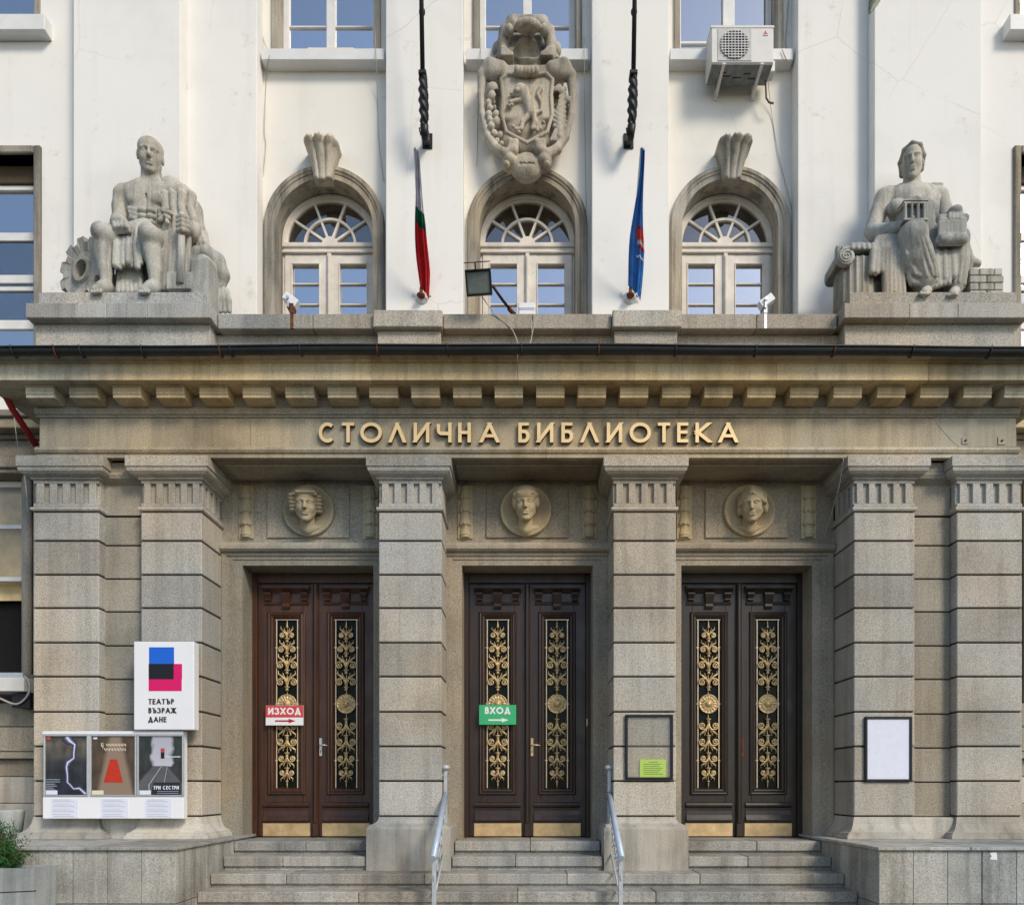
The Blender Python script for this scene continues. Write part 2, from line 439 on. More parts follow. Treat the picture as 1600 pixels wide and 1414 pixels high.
# bays behind the piers: wall, door surround, panel, fasces, medallion disc
BAYX = (-2.50, 0.0, 2.50)
def fasces_mesh():
    mb = MB(); n = 14; rings = []
    for i in range(91):
        h = i/90*0.58
        ring = []
        for k in range(n*2+1):
            a = PI + PI*k/(n*2)
            hh = (h + .014*abs(math.cos(a*4)) + .005) % .150
            tier = 1 - hh/.150
            r = .048 + .030*tier**1.6 + .006*abs(math.cos(a*4)) - (.014 if h < .02 else 0)
            ring.append((r*math.cos(a), .012 + r*.95*math.sin(a), h))
        rings.append(ring)
    mb.loft(rings, False, False, True)
    mb.add([(0, .012, 0)] + rings[0], [(0, k+1, k+2) for k in range(n*2)])
    mb.add([(0, .012, .58)] + rings[-1], [(0, k+2, k+1) for k in range(n*2)])
    mb.box(-.085, .085, -.010, .02, -.015, .595, .004)
    return mesh_of(mb, 'fasces', M['relief'], (0, 0, 0))
FAS = fasces_mesh()
for i, xc in enumerate(BAYX):
    x0, x1 = ((-3.6, -1.2), (-1.3, 1.3), (1.2, 3.6))[i]
    x0, x1 = ((-3.50, -1.22), (-1.21, 1.21), (1.22, 3.50))[i]
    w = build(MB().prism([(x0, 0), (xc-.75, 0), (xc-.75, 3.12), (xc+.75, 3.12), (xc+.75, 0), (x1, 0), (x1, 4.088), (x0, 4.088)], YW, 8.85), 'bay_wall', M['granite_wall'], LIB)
    U = lambda a, b: (a, 0, b)
    V = (0, -1, 0)
    prof = [(-.004, -.30), (-.004, .028), (.10, .03), (.103, .040), (.165, .042), (.17, .056), (.215, .062), (.235, .055), (.25, .03), (.25, -.01)]
    build(MB().sweep(prof, [((xc-.75, YW, 0.0), U(-1, 0), V), ((xc-.75, YW, 3.12), U(-1, .6), V), ((xc+.75, YW, 3.12), U(1, .6), V), ((xc+.75, YW, 0.0), U(1, 0), V)]), 'door_surround', M['granite_wall'], LIB)
    build(MB().mould([(YW+.01, 3.255), (8.36, 3.262), (8.335, 3.285), (8.335, 3.325), (8.36, 3.355), (8.40, 3.375), (YW+.01, 3.38)], x0+.02, x1-.02), 'lintel_moulding', M['granite_wall'], LIB)
    bx('relief_panel', xc-.47, xc+.47, YW-.022, YW+.02, 3.435, 4.00, M['granite_wall'], LIB, .006)
    for sx in (-1, 1): obj(FAS, 'fasces', LIB, (xc + sx*.71, YW-.006, 3.44))
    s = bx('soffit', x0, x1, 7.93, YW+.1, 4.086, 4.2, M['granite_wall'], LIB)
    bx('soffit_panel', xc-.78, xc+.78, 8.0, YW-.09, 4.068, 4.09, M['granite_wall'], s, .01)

# entablature
bx('architrave_core', -5.19, 5.19, 7.93, 8.86, 4.092, 4.74, M['granite_wall'], LIB)
def run(name, prof, xs, mat):
    for a, b in zip(xs[:-1], xs[1:]): build(MB().mould(prof, a+.0015, b-.0015), name, mat, LIB)
run('architrave', [(7.858, 4.092), (7.858, 4.135), (7.842, 4.14), (7.828, 4.165), (7.842, 4.198), (7.878, 4.206), (8.3, 4.206), (8.3, 4.092)], (-5.225, -2.6, 0.2, 2.7, 5.225), M['granite_warm'])
run('frieze', [(7.88, 4.207), (7.88, 4.522), (8.3, 4.522), (8.3, 4.207)], (-5.2, -2.95, 2.80, 5.2), M['granite_warm'])
run('bed_moulding', [(7.872, 4.523), (7.862, 4.528), (7.862, 4.545), (7.845, 4.55), (7.840, 4.575), (7.835, 4.61), (7.86, 4.615), (7.86, 4.752), (8.3, 4.752), (8.3, 4.523)], (-5.23, -1.9, 1.6, 5.23), M['granite_wall'])  # darker stone puts the shade between the modillions into the colour
MODX = [62, 130, 198, 266, 333.5, 401, 468, 534, 599, 664.5, 730, 795, 860, 925, 991, 1057, 1123, 1190, 1257, 1325, 1393, 1460.5, 1528, 1592]
modm = None
for px in MODX:
    x = X(px, 7.66)
    if modm is None:
        mb = MB().mould([(7.66, 4.735), (7.66, 4.665), (7.668, 4.660), (7.668, 4.630), (7.87, 4.618), (7.87, 4.735)], -.146, .146)
        mb.box(-.155, .155, 7.652, 7.87, 4.737, 4.752)
        modm = mesh_of(mb, 'modillion', M['corona'], (0, 7.7, 4.63))
    obj(modm, 'modillion', LIB, (x, 7.7, 4.63))
run('corona_stone', [(7.56, 4.754), (7.56, 4.925), (7.53, 4.928), (7.525, 4.94), (7.505, 4.955), (7.49, 4.965), (7.49, 4.985), (8.9, 5.01), (8.9, 4.754)], (-5.62, -4.72, -3.25, -1.6, -.1, 1.1, 2.55, 4.1, 5.62), M['corona'])
gut = MB()
gp = []
for k in range(13):
    a = PI + PI*k/12
    gp.append((7.43 + .050*math.cos(a), 4.99 + .056*math.sin(a)))
for k in range(12, -1, -1):
    a = PI + PI*k/12
    gp.append((7.43 + .044*math.cos(a), 4.99 + .048*math.sin(a)))
gut.loft([[(x, y, z + .012*math.sin(x*.55+1.7) + .004*math.sin(x*2.3)) for y, z in gp] for x in [-5.7 + 11.4*i/40 for i in range(41)]], True, True, True)
gut.tube([(x, 7.370, 4.993 + .012*math.sin(x*.55+1.7) + .004*math.sin(x*2.3)) for x in [-5.7 + 11.4*i/40 for i in range(41)]], .009, 6)
gutter = build(gut, 'gutter', M['gutter'], LIB)
for i, px in enumerate((22, 88, 128, 224, 345, 362, 470, 590, 700, 815, 935, 1055, 1180, 1302, 1424, 1545)):
    x = X(px, 7.42); zz = 4.985 + .012*math.sin(x*.55+1.7) + .004*math.sin(x*2.3)
    mb = MB()
    mb.tube([(x, 7.362, zz+.02)] + [(x, 7.43 + .058*math.cos(PI+PI*k/8), zz + .066*math.sin(PI+PI*k/8)) for k in range(0, 9)], .0075, 5)
    build(mb, 'gutter_clip', M['rust'] if i % 3 == 1 else M['gutter'], gutter)

# raised gilt lettering
def arc(cx, cy, rx, ry, a0, a1, n=22): return [(cx + rx*math.cos(R(a0+(a1-a0)*i/n)), cy + ry*math.sin(R(a0+(a1-a0)*i/n))) for i in range(n+1)]
GL = {
 'С': (.95, [arc(.52, .5, .52, .5, 48, 312)]), 'О': (1.1, [arc(.5, .5, .5, .5, 0, 360, 32)]),
 'Т': (.68, [[(0, 1), (1, 1)], [(.5, 0), (.5, 1)]]), 'Л': (.9, [[(0, 0), (.5, 1)], [(1, 0), (.5, 1)]]),
 'И': (.82, [[(0, 0), (0, 1)], [(1, 0), (1, 1)], [(0, 0), (1, 1)]]),
 'Ч': (.72, [[(1, 0), (1, 1)], [(0, 1), (0, .62), (.06, .5), (.2, .44), (1, .44)]]),
 'Н': (.72, [[(0, 0), (0, 1)], [(1, 0), (1, 1)], [(0, .5), (1, .5)]]),
 'А': (.95, [[(0, 0), (.5, 1)], [(1, 0), (.5, 1)], [(.2, .3), (.8, .3)]]),
 'Б': (.62, [[(0, 0), (0, 1)], [(0, 1), (.9, 1)], [(0, .56), (.55, .56)] + arc(.55, .28, .45, .28, 85, -90, 12) + [(0, 0)]]),
 'Е': (.6, [[(0, 0), (0, 1)], [(0, 1), (1, 1)], [(0, .52), (.9, .52)], [(0, 0), (1, 0)]]),
 'К': (.75, [[(0, 0), (0, 1)], [(.08, .5), (.95, 1)], [(.08, .5), (1, 0)]]),
 'Р': (.6, [[(0, 0), (0, 1)], [(0, 1), (.5, 1)] + arc(.5, .73, .5, .27, 88, -88, 12) + [(0, .46)]]),
 'В': (.62, [[(0, 0), (0, 1)], [(0, 1), (.5, 1)] + arc(.5, .77, .38, .23, 88, -88, 10) + [(0, .54)], [(0, .54), (.5, .54)] + arc(.5, .27, .5, .27, 88, -88, 12) + [(0, 0)]]),
 'З': (.74, [arc(.40, .76, .46, .24, 165, -80, 14), arc(.40, .26, .60, .26, 80, -165, 16)]),
 'Ж': (1.05, [[(.5, 0), (.5, 1)], [(.5, .5), (.05, 1)], [(.5, .5), (0, 0)], [(.5, .5), (.95, 1)], [(.5, .5), (1, 0)]]),
 'Д': (.9, [[(.16, .08), (.46, 1)], [(.86, .08), (.56, 1)], [(.46, 1), (.56, 1)], [(0, .06), (1, .06)], [(0.02, -.16), (0.02, .06)], [(.98, -.16), (.98, .06)]]),
 'Ъ': (.85, [[(0, 1), (.35, 1)], [(.35, 0), (.35, 1)], [(.35, .56), (.65, .56)] + arc(.65, .28, .35, .28, 88, -88, 10) + [(.35, 0)]]),
 'Х': (.8, [[(0, 0), (1, 1)], [(0, 1), (1, 0)]]),
}
def glyph(mb, ch, x0, w, z0, h, t, yf, yb, mi=0, mi_side=0):
    """one letter: strokes of width t inside the box x0..x0+w, z0..z0+h, pushed from yb to yf"""
    for si, st in enumerate(GL[ch][1]):
        pts = [(x0 + t/2 + px*(w-t), z0 + t/2*.9 + pz*(h-t*.9)) for px, pz in st]
        y = yf - si*.0007
        if len(pts) == 2:
            (ax, az), (bx_, bz) = pts
            if abs(bz-az) > .25*h:
                L = math.hypot(bx_-ax, bz-az); ho = t/2/(abs(bz-az)/L); sg = 1 if bz > az else -1
                k = (bx_-ax)/(bz-az)*t*.45*sg
                poly = [(ax-k-ho, az-sg*t*.45), (ax-k+ho, az-sg*t*.45), (bx_+k+ho, bz+sg*t*.45), (bx_+k-ho, bz+sg*t*.45)]
            else:
                dx, dz = bx_-ax, bz-az; L = math.hypot(dx, dz); dx /= L; dz /= L
                e = t*.48
                poly = [(ax-dx*e+dz*t*.45, az-dz*e-dx*t*.45), (bx_+dx*e+dz*t*.45, bz+dz*e-dx*t*.45), (bx_+dx*e-dz*t*.45, bz+dz*e+dx*t*.45), (ax-dx*e-dz*t*.45, az-dz*e+dx*t*.45)]
            n0 = len(mb.f)
            mb.prism(poly, y, yb, mi_side)
            mb.m[n0] = mi; mb.m[n0+1] = mi_side
        else:
            closed = math.hypot(pts[0][0]-pts[-1][0], pts[0][1]-pts[-1][1]) < 1e-4
            rings = []; N = len(pts)
            for i in range(N):
                if closed: a, b = pts[(i-1) % (N-1)], pts[(i+1) % (N-1)]
                else: a, b = pts[max(i-1, 0)], pts[min(i+1, N-1)]
                dx, dz = b[0]-a[0], b[1]-a[1]; L = math.hypot(dx, dz) or 1
                nx, nz = -dz/L*t/2, dx/L*t/2
                p = pts[i]
                rings.append([(p[0]+nx, y, p[1]+nz), (p[0]-nx, y, p[1]-nz), (p[0]-nx, yb, p[1]-nz), (p[0]+nx, yb, p[1]+nz)])
            n0 = len(mb.f)
            mb.loft(rings, True, not closed, False, mi_side)
            for q in range(N-1): mb.m[n0+q*4] = mi
def text(s, x, z, h, t, yf, yb, mat, parent, gap=.16, name='letter', wmul=1.0):
    for ch in s:
        if ch == ' ': x += h*.45; continue
        w = GL[ch][0]*h*wmul
        mb = MB(); glyph(mb, ch, x, w, z, h, t, yf, yb)
        build(mb, name, mat, parent)
        x += w + gap*h
    return x
LET = [('С',127,183),('Т',205,247),('О',267,340),('Л',363,420),('И',447,500),('Ч',525,575),('Н',597,640),('А',670,735),('Б',800,838),('И',863,918),('Б',945,985),
       ('Л',1010,1070),('И',1098,1150),('О',1175,1247),('Т',1270,1312),('Е',1335,1373),('К',1397,1447),('А',1475,1540)]
for ch, a, b in LET:
    xa, xb = X(440+a*.4625, 7.85), X(440+b*.4625, 7.85)
    mb = MB(); glyph(mb, ch, xa, xb-xa, Z(692.5, 7.85), Z(661.5, 7.85)-Z(692.5, 7.85), .036, 7.832, 7.878, 0, 1)
    build(mb, 'letter', [M['letter'], M['letter_side']], LIB)
# smooth repair render and two anchor plates at the right end of the frieze
pp = [at(a, b, 7.88) for a, b in ((1459, 653), (1587, 653), (1588, 698), (1498, 698), (1488, 690), (1478, 679), (1468, 668))]
build(MB().prism([(p.x, p.z) for p in pp], 7.877, 7.884), 'render_patch', M['patch'], LIB)
for a, b, s in ((1508, 689, 5), (1565, 689, 6)):
    p = at(a, b, 7.875); d = s*7.88/F
    pl = bx('anchor_plate', p.x-d, p.x+d, 7.868, 7.880, p.z-d, p.z+d, M['patch'], LIB)
    build(MB().lathe([(.012, 0), (.010, -.012)], (p.x, 7.868, p.z), 8, axis='y'), 'anchor_bolt', M['rust'], pl)

# parapet and statue pedestals
bx('roof_deck', -5.6, 5.6, 7.7, 8.9, 4.96, 5.02, M['gutter'], LIB)
bx('parapet_wall', -3.46, 3.46, 8.2, 8.55, 5.0, 5.6, M['granite'], LIB)
for a, b in ((-3.44, -1.70), (-.90, .90), (1.70, 3.44)):
    bx('parapet_panel', a+.05, b-.05, 8.185, 8.22, 5.05, 5.43, M['granite'], LIB, .006)
for a, b in ((-1.64, -.95), (.95, 1.64)):
    bx('parapet_die', a, b, 8.09, 8.3, 5.0, 5.585, M['granite'], LIB, .006)
for a, b in ((-3.385, -2.35), (-2.345, -1.68), (-.92, .05), (.055, .92), (1.68, 2.5), (2.505, 3.385)):
    bx('coping_stone', a, b, 8.08, 8.6, 5.6, 5.765, M['coping'], LIB, .008)
for a, b in ((-1.675, -.925), (.925, 1.675)):
    bx('coping_stone', a, b, 8.02, 8.6, 5.585, 5.770, M['coping'], LIB, .008)
for sx in (-1, 1):
    p = empty('statue_pedestal', (sx*4.4, 8.3, 5.0), LIB)
    a, b = sorted((sx*5.35, sx*3.45)); bx('pedestal_die', a, b, 8.04, 8.69, 5.0, 5.625, M['granite'], p, .006)
    cuts = [-5.385, -4.86, -4.52, -4.08, -3.395] if sx < 0 else [3.40, 4.10, 4.62, 5.385]
    for a, b in zip(cuts[:-1], cuts[1:]): bx('coping_stone', a+.001, b-.001, 7.93, 8.70, 5.625, 5.785, M['coping'], p, .006)
    a, b = sorted((sx*5.315, sx*3.50)); bx('pedestal_block', a, b, 8.03, 8.70, 5.786, 5.968, M['coping'], p, .006)

# upper walls
ZT = 11.2
for sx in (-1, 1):
    a, b = sorted((sx*4.09, sx*5.35)); bx('wall_projection', a, b, YB, 9.5, 5.0, ZT, M['plaster'], LIB, .006)
    a, b = sorted((sx*3.25, sx*4.092)); bx('wall_pilaster', a, b, YPIL, 9.5, 5.0, ZT, M['plaster'], LIB, .006)
    a, b = sorted((sx*.776, sx*1.70)); bx('wall_pilaster', a, b, YPIL, 9.5, 5.0, ZT, M['plaster'], LIB, .006)
def strip(a, b, z0, z1, y=8.9):
    bx('wing_wall', a, b, y, 9.5, z0, z1, M['plaster'], LIB)
for sx in (-1, 1):       # wings beyond the projections, with window openings
    for u, v, z0, z1 in ((5.35, 5.93, 5.0, ZT), (5.93, 7.4, 5.0, 5.72), (5.93, 7.4, 8.2, 9.56), (7.4, 8.0, 5.0, ZT)):
        a, b = sorted((sx*u, sx*v)); strip(a, b, z0, z1)
XC3 = (-2.49, 0.0, 2.49)
BAYS = ((-3.26, -1.69), (-.79, .79), (1.69, 3.26))
RI = .595
ZS = 7.47
for i, xc in enumerate(XC3):
    x0, x1 = BAYS[i]
    poly = [(x0, 5.0), (xc-RI, 5.0), (xc-RI, ZS)] + [(xc+RI*math.cos(R(180-7.5*k)), ZS+RI*math.sin(R(180-7.5*k))) for k in range(1, 24)] + [(xc+RI, ZS), (xc+RI, 5.0), (x1, 5.0), (x1, 9.44), (x0, 9.44)]
    build(MB().prism(poly, YBAY, 9.36), 'bay_wall', M['plaster_bay'], LIB)
    prof = [(-.004, -.258), (-.004, .028), (.055, .03), (.06, .042), (.085, .05), (.09, .06), (.128, .062), (.143, .045), (.145, -.01)]
    fr = [((xc-RI, YBAY, 5.2), (-1, 0, 0), (0, -1, 0))]
    for k in range(0, 37):
        a = R(180-5*k)
        fr.append(((xc+RI*math.cos(a), YBAY, ZS+RI*math.sin(a)), (math.cos(a), 0, math.sin(a)), (0, -1, 0)))
    fr.append(((xc+RI, YBAY, 5.2), (1, 0, 0), (0, -1, 0)))
    build(MB().sweep(prof, fr), 'arch_surround', M['surround'], LIB)
    # storey above: sill, stone jambs, wall strips
    xu = (x0+x1)/2
    for sx in (-1, 1):
        a, b = sorted((xu+sx*.60, xu+sx*.672)); bx('window_jamb', a, b, YBAY-.03, 9.36, 9.44, ZT, M['surround'], LIB, .008)
        a, b = sorted((xu+sx*.672, xu+sx*.79)); bx('bay_strip', a, b, YBAY, 9.36, 9.44, ZT, M['plaster_bay'], LIB)

def pane(mb_or_box, parent, mat='pane'):
    if isinstance(mb_or_box, MB): return build(mb_or_box, 'window_pane', M[mat], parent)
    return bxs('window_pane', *mb_or_box, M[mat], parent)

def arched_window(xc):
    Y = YWIN; RO = .60; ZF = 7.44
    mb = MB()
    # rim of the fanlight
    fr = [((xc+.535*math.cos(R(180-6*k)), Y, ZF+.535*math.sin(R(180-6*k))), (math.cos(R(180-6*k)), 0, math.sin(R(180-6*k))), (0, -1, 0)) for k in range(31)]
    mb.sweep([(0, -.03), (0, .02), (.015, .035), (.035, .035), (.04, .05), (.072, .05), (.072, -.03)], fr, True, True)
    mb.box(xc-RO, xc+RO, Y-.06, Y+.05, 7.385, 7.44, .006); mb.box(xc-RO+.01, xc+RO-.01, Y-.035, Y+.05, 7.325, 7.385, .004); mb.box(xc-RO, xc+RO, Y-.075, Y+.05, 7.30, 7.325, .006)
    for sx in (-1, 1):
        a, b = sorted((xc+sx*.565, xc+sx*RO)); mb.box(a, b, Y-.03, Y+.05, 5.9, 7.30, .004)
    w = build(mb, 'arched_window', M['frame_cream'], LIB)
    for a in (34, 69, 111, 146):
        d = Vector((math.cos(R(a)), 0, math.sin(R(a)))); c = Vector((xc, Y, ZF))
        n = Vector((-d.z, 0, d.x))*.014
        mb = MB()
        mb.loft([[c+d*q+n+Vector((0, -.022, 0)), c+d*q-n+Vector((0, -.022, 0)), c+d*q-n*1.2+Vector((0, .02, 0)), c+d*q+n*1.2+Vector((0, .02, 0))] for q in (.09, .54)])
        build(mb, 'fan_bar', M['frame_cream'], w)
    mb = MB()
    fr = [((xc+.30*math.cos(R(180-6*k)), Y, ZF+.30*math.sin(R(180-6*k))), (math.cos(R(180-6*k)), 0, math.sin(R(180-6*k))), (0, -1, 0)) for k in range(31)]
    mb.sweep([(0, -.02), (0, .028), (.030, .028), (.030, -.02)], fr, True, True)
    build(mb, 'fan_ring', M['frame_cream'], w)
    build(MB().prism([(xc+.10*math.cos(R(12*k)), ZF+.09*math.sin(R(12*k))) for k in range(16)], Y-.035, Y+.01), 'fan_hub', M['frame_cream'], w)
    ang = [1.5, 34, 69, 111, 146, 178.5]
    for a0, a1 in zip(ang[:-1], ang[1:]):
        for r0, r1 in ((.10, .305), (.325, .54)):
            pts = [(r1, a0+(a1-a0)*k/6) for k in range(7)] + [(r0, a1-(a1-a0)*k/6) for k in range(7)]
            pane(MB().prism([(xc+r*math.cos(R(a)), ZF+r*math.sin(R(a))) for r, a in pts], Y+.004, Y+.007), w, 'pane_dim')
    for sx in (-1, 1):
        mb = MB()
        def vb(u0, u1, z0, z1, y0, y1, c=.004):
            a, b = sorted((xc+sx*u0, xc+sx*u1)); mb.box(a, b, y0, y1, z0, z1, c)
        vb(.012, .125, 5.9, 7.295, Y-.045, Y+.03); vb(.475, .563, 5.9, 7.295, Y-.045, Y+.03)
        vb(.122, .478, 7.175, 7.294, Y-.043, Y+.03); vb(.122, .478, 5.9, 6.05, Y-.043, Y+.03)
        for z in (6.937, 6.678, 6.41): vb(.12, .48, z-.009, z+.009, Y-.03, Y+.02, .003)
        vb(.118, .132, 6.05, 7.185, Y-.055, Y-.03, .003); vb(.468, .482, 6.05, 7.185, Y-.055, Y-.03, .003); vb(.12, .48, 7.170, 7.184, Y-.055, Y-.03, .003)
        build(mb, 'casement', M['frame_cream'], w)
        for z0, z1 in ((6.946, 7.175), (6.687, 6.928), (6.42, 6.669)):
            a, b = sorted((xc+sx*.125, xc+sx*.475)); pane((a, b, Y-.006, Y-.002, z0, z1), w)
        # inner window behind; white bars added to draw the stripes reflected in the panes
        a, b = sorted((xc+sx*.10, xc+sx*.52))
        for z in (7.02, 6.90, 6.76, 6.60, 6.50, 6.34): bx('reflected_stripe_bar', a, b, Y+.045, Y+.06, z-.010-.008*(z < 6.8), z+.010+.008*(z < 6.8), M['frame_white'], w)
        a, b = sorted((xc+sx*.40, xc+sx*.46)); bx('inner_stile', a, b, Y+.04, Y+.065, 5.95, 7.0, M['frame_white'], w)
    build(MB().box(xc-.025, xc+.025, Y-.075, Y, 5.9, 7.297, .006).box(xc-.012, xc+.012, Y-.088, Y-.07, 5.9, 7.25, .004), 'meeting_stile', M['frame_cream'], w)
    build(MB().box(xc-.56, xc+.56, Y+.10, Y+.12, 5.5, 7.30), 'blind', M['curtain'], w)
    build(MB().box(xc-.62, xc+.62, Y+.35, Y+.4, 7.2, 8.3), 'window_backing', M['brown_room'], w)
for xc in XC3: arched_window(xc)

def sash_window(xc, hw, z0, z1, Y, mats, cols, bars, name='window', fat=.05, curtain=True, wallmat='room', pm='pane'):
    """white framed window: cols = x offsets of mullions, bars = z of muntins"""
    mb = MB()
    mb.box(xc-hw, xc-hw+fat, Y-.04, Y+.04, z0, z1, .005); mb.box(xc+hw-fat, xc+hw, Y-.04, Y+.04, z0, z1, .005)
    mb.box(xc-hw+fat, xc+hw-fat, Y-.04, Y+.04, z0, z0+fat*.8, .005); mb.box(xc-hw+fat, xc+hw-fat, Y-.04, Y+.04, z1-fat, z1, .005)
    for c, wd in cols: mb.box(xc+c-wd/2, xc+c+wd/2, Y-.05, Y+.035, z0+fat*.8, z1-fat, .006)
    edges = [-hw+fat] + sum([[c-wd/2, c+wd/2] for c, wd in cols], []) + [hw-fat]
    w = build(mb, name, mats, LIB)
    for a, b in zip(edges[::2], edges[1::2]):
        zz = [z0+fat*.8] + [z for z, _ in bars] + [z1-fat]
        for z, t in bars: bx('muntin', xc+a, xc+b, Y-.028, Y+.02, z-t/2, z+t/2, mats, w, .003)
        for u, v in zip(zz[:-1], zz[1:]): pane((xc+a, xc+b, Y-.004, Y, u, v), w, pm)
        if curtain:
            mb = MB(); n = 22
            mb.loft([[(xc+a+(b-a)*(.30*k/n if curtain == 'half' else k/n), Y+.08+.018*math.sin(k*1.9+xc), z) for k in range(n+1)] for z in (z0, z1)], False, False, True)
            build(mb, 'curtain', M['curtain'], w)
    bx('window_backing', xc-hw-.1, xc+hw+.1, Y+(.10 if wallmat == 'gold_reflection' else .5), Y+(.12 if wallmat == 'gold_reflection' else .55), z0-.2, z1+.2, M[wallmat], w)  # dark room wall; the gold one is a painted reflection behind the glass
    return w
for i, (x0, x1) in enumerate(BAYS):
    xu = (x0+x1)/2
    mb = MB().box(xu-.745, xu+.745, 8.95, 9.36, 9.395, 9.535, .006)
    build(mb, 'window_sill', M['sill'], LIB)
    if i < 2:
        sash_window(xu, .60, 9.535, ZT, YWIN, M['frame_white'], [(0, .11)], [(10.18, .02), (9.86, .014)], fat=.075, curtain='half')
    else:
        sash_window(xu, .60, 9.535, ZT, YWIN, M['frame_white'], [(0.06, .15)], [(9.98, .03)], fat=.06, curtain='half')
bx('window_board', X(480, 8.96), X(552, 8.96), 8.97, 9.1, 9.535, 9.565, M['paper_cream'], LIB, .004)
for sx in (-1, 1):
    sash_window(sx*6.65, .70, 5.75, 7.98, 9.12, M['frame_white'], [], [(7.36, .10), (6.84, .10), (6.72, .05), (6.28, .11)], fat=.06, curtain=sx < 0)
    a, b = sorted((sx*5.845, sx*5.93))
    mb = MB().box(a, b, 8.865, 9.16, 5.70, 8.295, .012)
    a, b = sorted((sx*5.93, sx*7.5)); mb.box(a, b, 8.865, 9.16, 8.20, 8.295, .012)
    build(mb, 'window_surround', M['surround'], LIB)
    a, b = sorted((sx*5.93, sx*7.4)); bx('roller_box', a, b, 9.05, 9.16, 7.98, 8.20, M['bark'], LIB, .01)
    a, b = sorted((sx*5.72, sx*7.5)); bx('window_sill', a, b, 8.76, 9.2, 9.565, 9.755, M['sill'], LIB, .006)
    sash_window(sx*6.65, .72, 9.755, ZT, 9.12, M['frame_white'], [(.45*-sx*-1, .05)], [(9.95, .02)], fat=.07, curtain='half')
    a, b = sorted((sx*5.86, sx*5.93)); bx('window_jamb', a, b, 8.88, 9.16, 9.755, ZT, M['surround'], LIB, .008)
# lower wings either side of the portico
for sx in (-1, 1):
    a, b = sorted((sx*5.2, sx*8.0))
    def wing(name, y, z0, z1, mat='granite_wall', c=.01): return bx(name, a, b, y, 9.4, z0, z1, M[mat], LIB, c)
    wing('wing_cornice', 8.62, 4.92, 5.0); wing('wing_fascia', 8.66, 4.80, 4.918, 'corona')
    wing('wing_bed', 8.80, 4.74, 4.798); wing('wing_frieze', 8.84, 4.50, 4.738); wing('wing_roll', 8.77, 4.385, 4.498); wing('wing_fillet', 8.80, 4.33, 4.383)
    wing('wing_course', 8.86, 1.32, 1.60, 'granite_wall'); wing('wing_course', 8.83, 1.02, 1.31); wing('wing_ledge', 8.78, .93, 1.01); wing('wing_course', 8.86, .72, .925)
    wing('wing_course', 8.84, .40, .715, 'base_stone'); wing('wing_course', 8.82, .05, .395, 'base_stone'); wing('wing_course', 8.80, -1.0, .045, 'cladding')
    a, b = sorted((sx*5.28, sx*5.95)); bx('wing_jamb', a, b, 8.90, 9.4, 1.605, 4.328, M['granite_wall'], LIB)
    mb = MB().tube([(sx*6.02, 8.90, 1.61), (sx*6.02, 8.90, 4.325)], .055, 12)
    build(mb, 'window_roll', M['granite'], LIB)
    a, b = sorted((sx*6.075, sx*6.11)); bx('window_reveal', a, b, 8.93, 9.2, 1.61, 4.325, M['granite_wall'], LIB)
    xw = sx*6.9
    w = sash_window(xw, .80, 3.10, 4.32, 9.05, M['frame_white'], [], [(3.77, .05)], fat=.07, curtain=False, wallmat='gold_reflection', pm='pane_clear')  # gold sheet close behind the panes stands in for a reflected building
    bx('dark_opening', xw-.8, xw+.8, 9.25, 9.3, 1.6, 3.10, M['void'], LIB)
bx('added_unseen_rear_wall', -8.0, 8.0, 10.1, 10.3, -1.0, ZT+.1, M['room'], LIB)  # unseen wall added to block light from behind the windows
for sx in (-1, 1):
    bx('end_wall', min(sx*8.0, sx*8.2), max(sx*8.0, sx*8.2), 8.9, 10.3, -1.0, ZT+.1, M['plaster'], LIB)
bx('floor_slab', -8.0, 8.0, 9.5, 10.1, 4.6, 4.9, M['room'], LIB)
bx('roof_slab', -8.0, 8.0, 9.36, 10.1, ZT, ZT+.2, M['room'], LIB)
# ------------------------------------------------------------------ ground, steps, stair-side walls
pv = MB(); pv.add([(-400, -400, -.98), (400, -400, -.98), (400, 400, -.98), (-400, 400, -.98)], [(0, 1, 2, 3)])
tag(build(pv, 'pavement', M['pavement']), kind='structure')
steps = tag(empty('entrance_steps', (0, 7.5, -.98)), kind='structure')
def step(z, yf, yb, xs, h=.14):
    bx('step_riser', xs[0], xs[-1], yf+.035, yb+.1, z-h-.002, z-.112, M['step'], steps)
    for a, b in zip(xs[:-1], xs[1:]):
        bx('step_slab', a+.0015, b-.0015, yf, yb, z-.108, z, M['step'], steps, .010)
for x0, x1 in ((-3.22, -1.703), (-.80, .80), (1.703, 3.22)):
    xc = (x0+x1)/2
    step(0.0, 8.10, 8.95, [x0, xc+.02*(xc > 1)+.03, x1]); step(-.14, 7.82, 8.16, [x0, xc-.13, x1], .145)
step(-.285, 7.5, 8.3, [-3.22, -2.45, -1.05, .40, 1.75, 3.22]); step(-.425, 7.2, 7.56, [-3.22, -1.65, -.10, 1.25, 3.22])
step(-.565, 6.9, 7.26, [-3.22, -2.2, -.5, .9, 2.2, 3.22]); step(-.705, 6.6, 6.96, [-3.22, -1.2, .5, 3.22]); step(-.845, 6.3, 6.66, [-3.22, -2, 0, 2, 3.22])
bx('step_core', -3.2, 3.2, 7.7, 8.8, -.97, -.43, M['step'], steps)

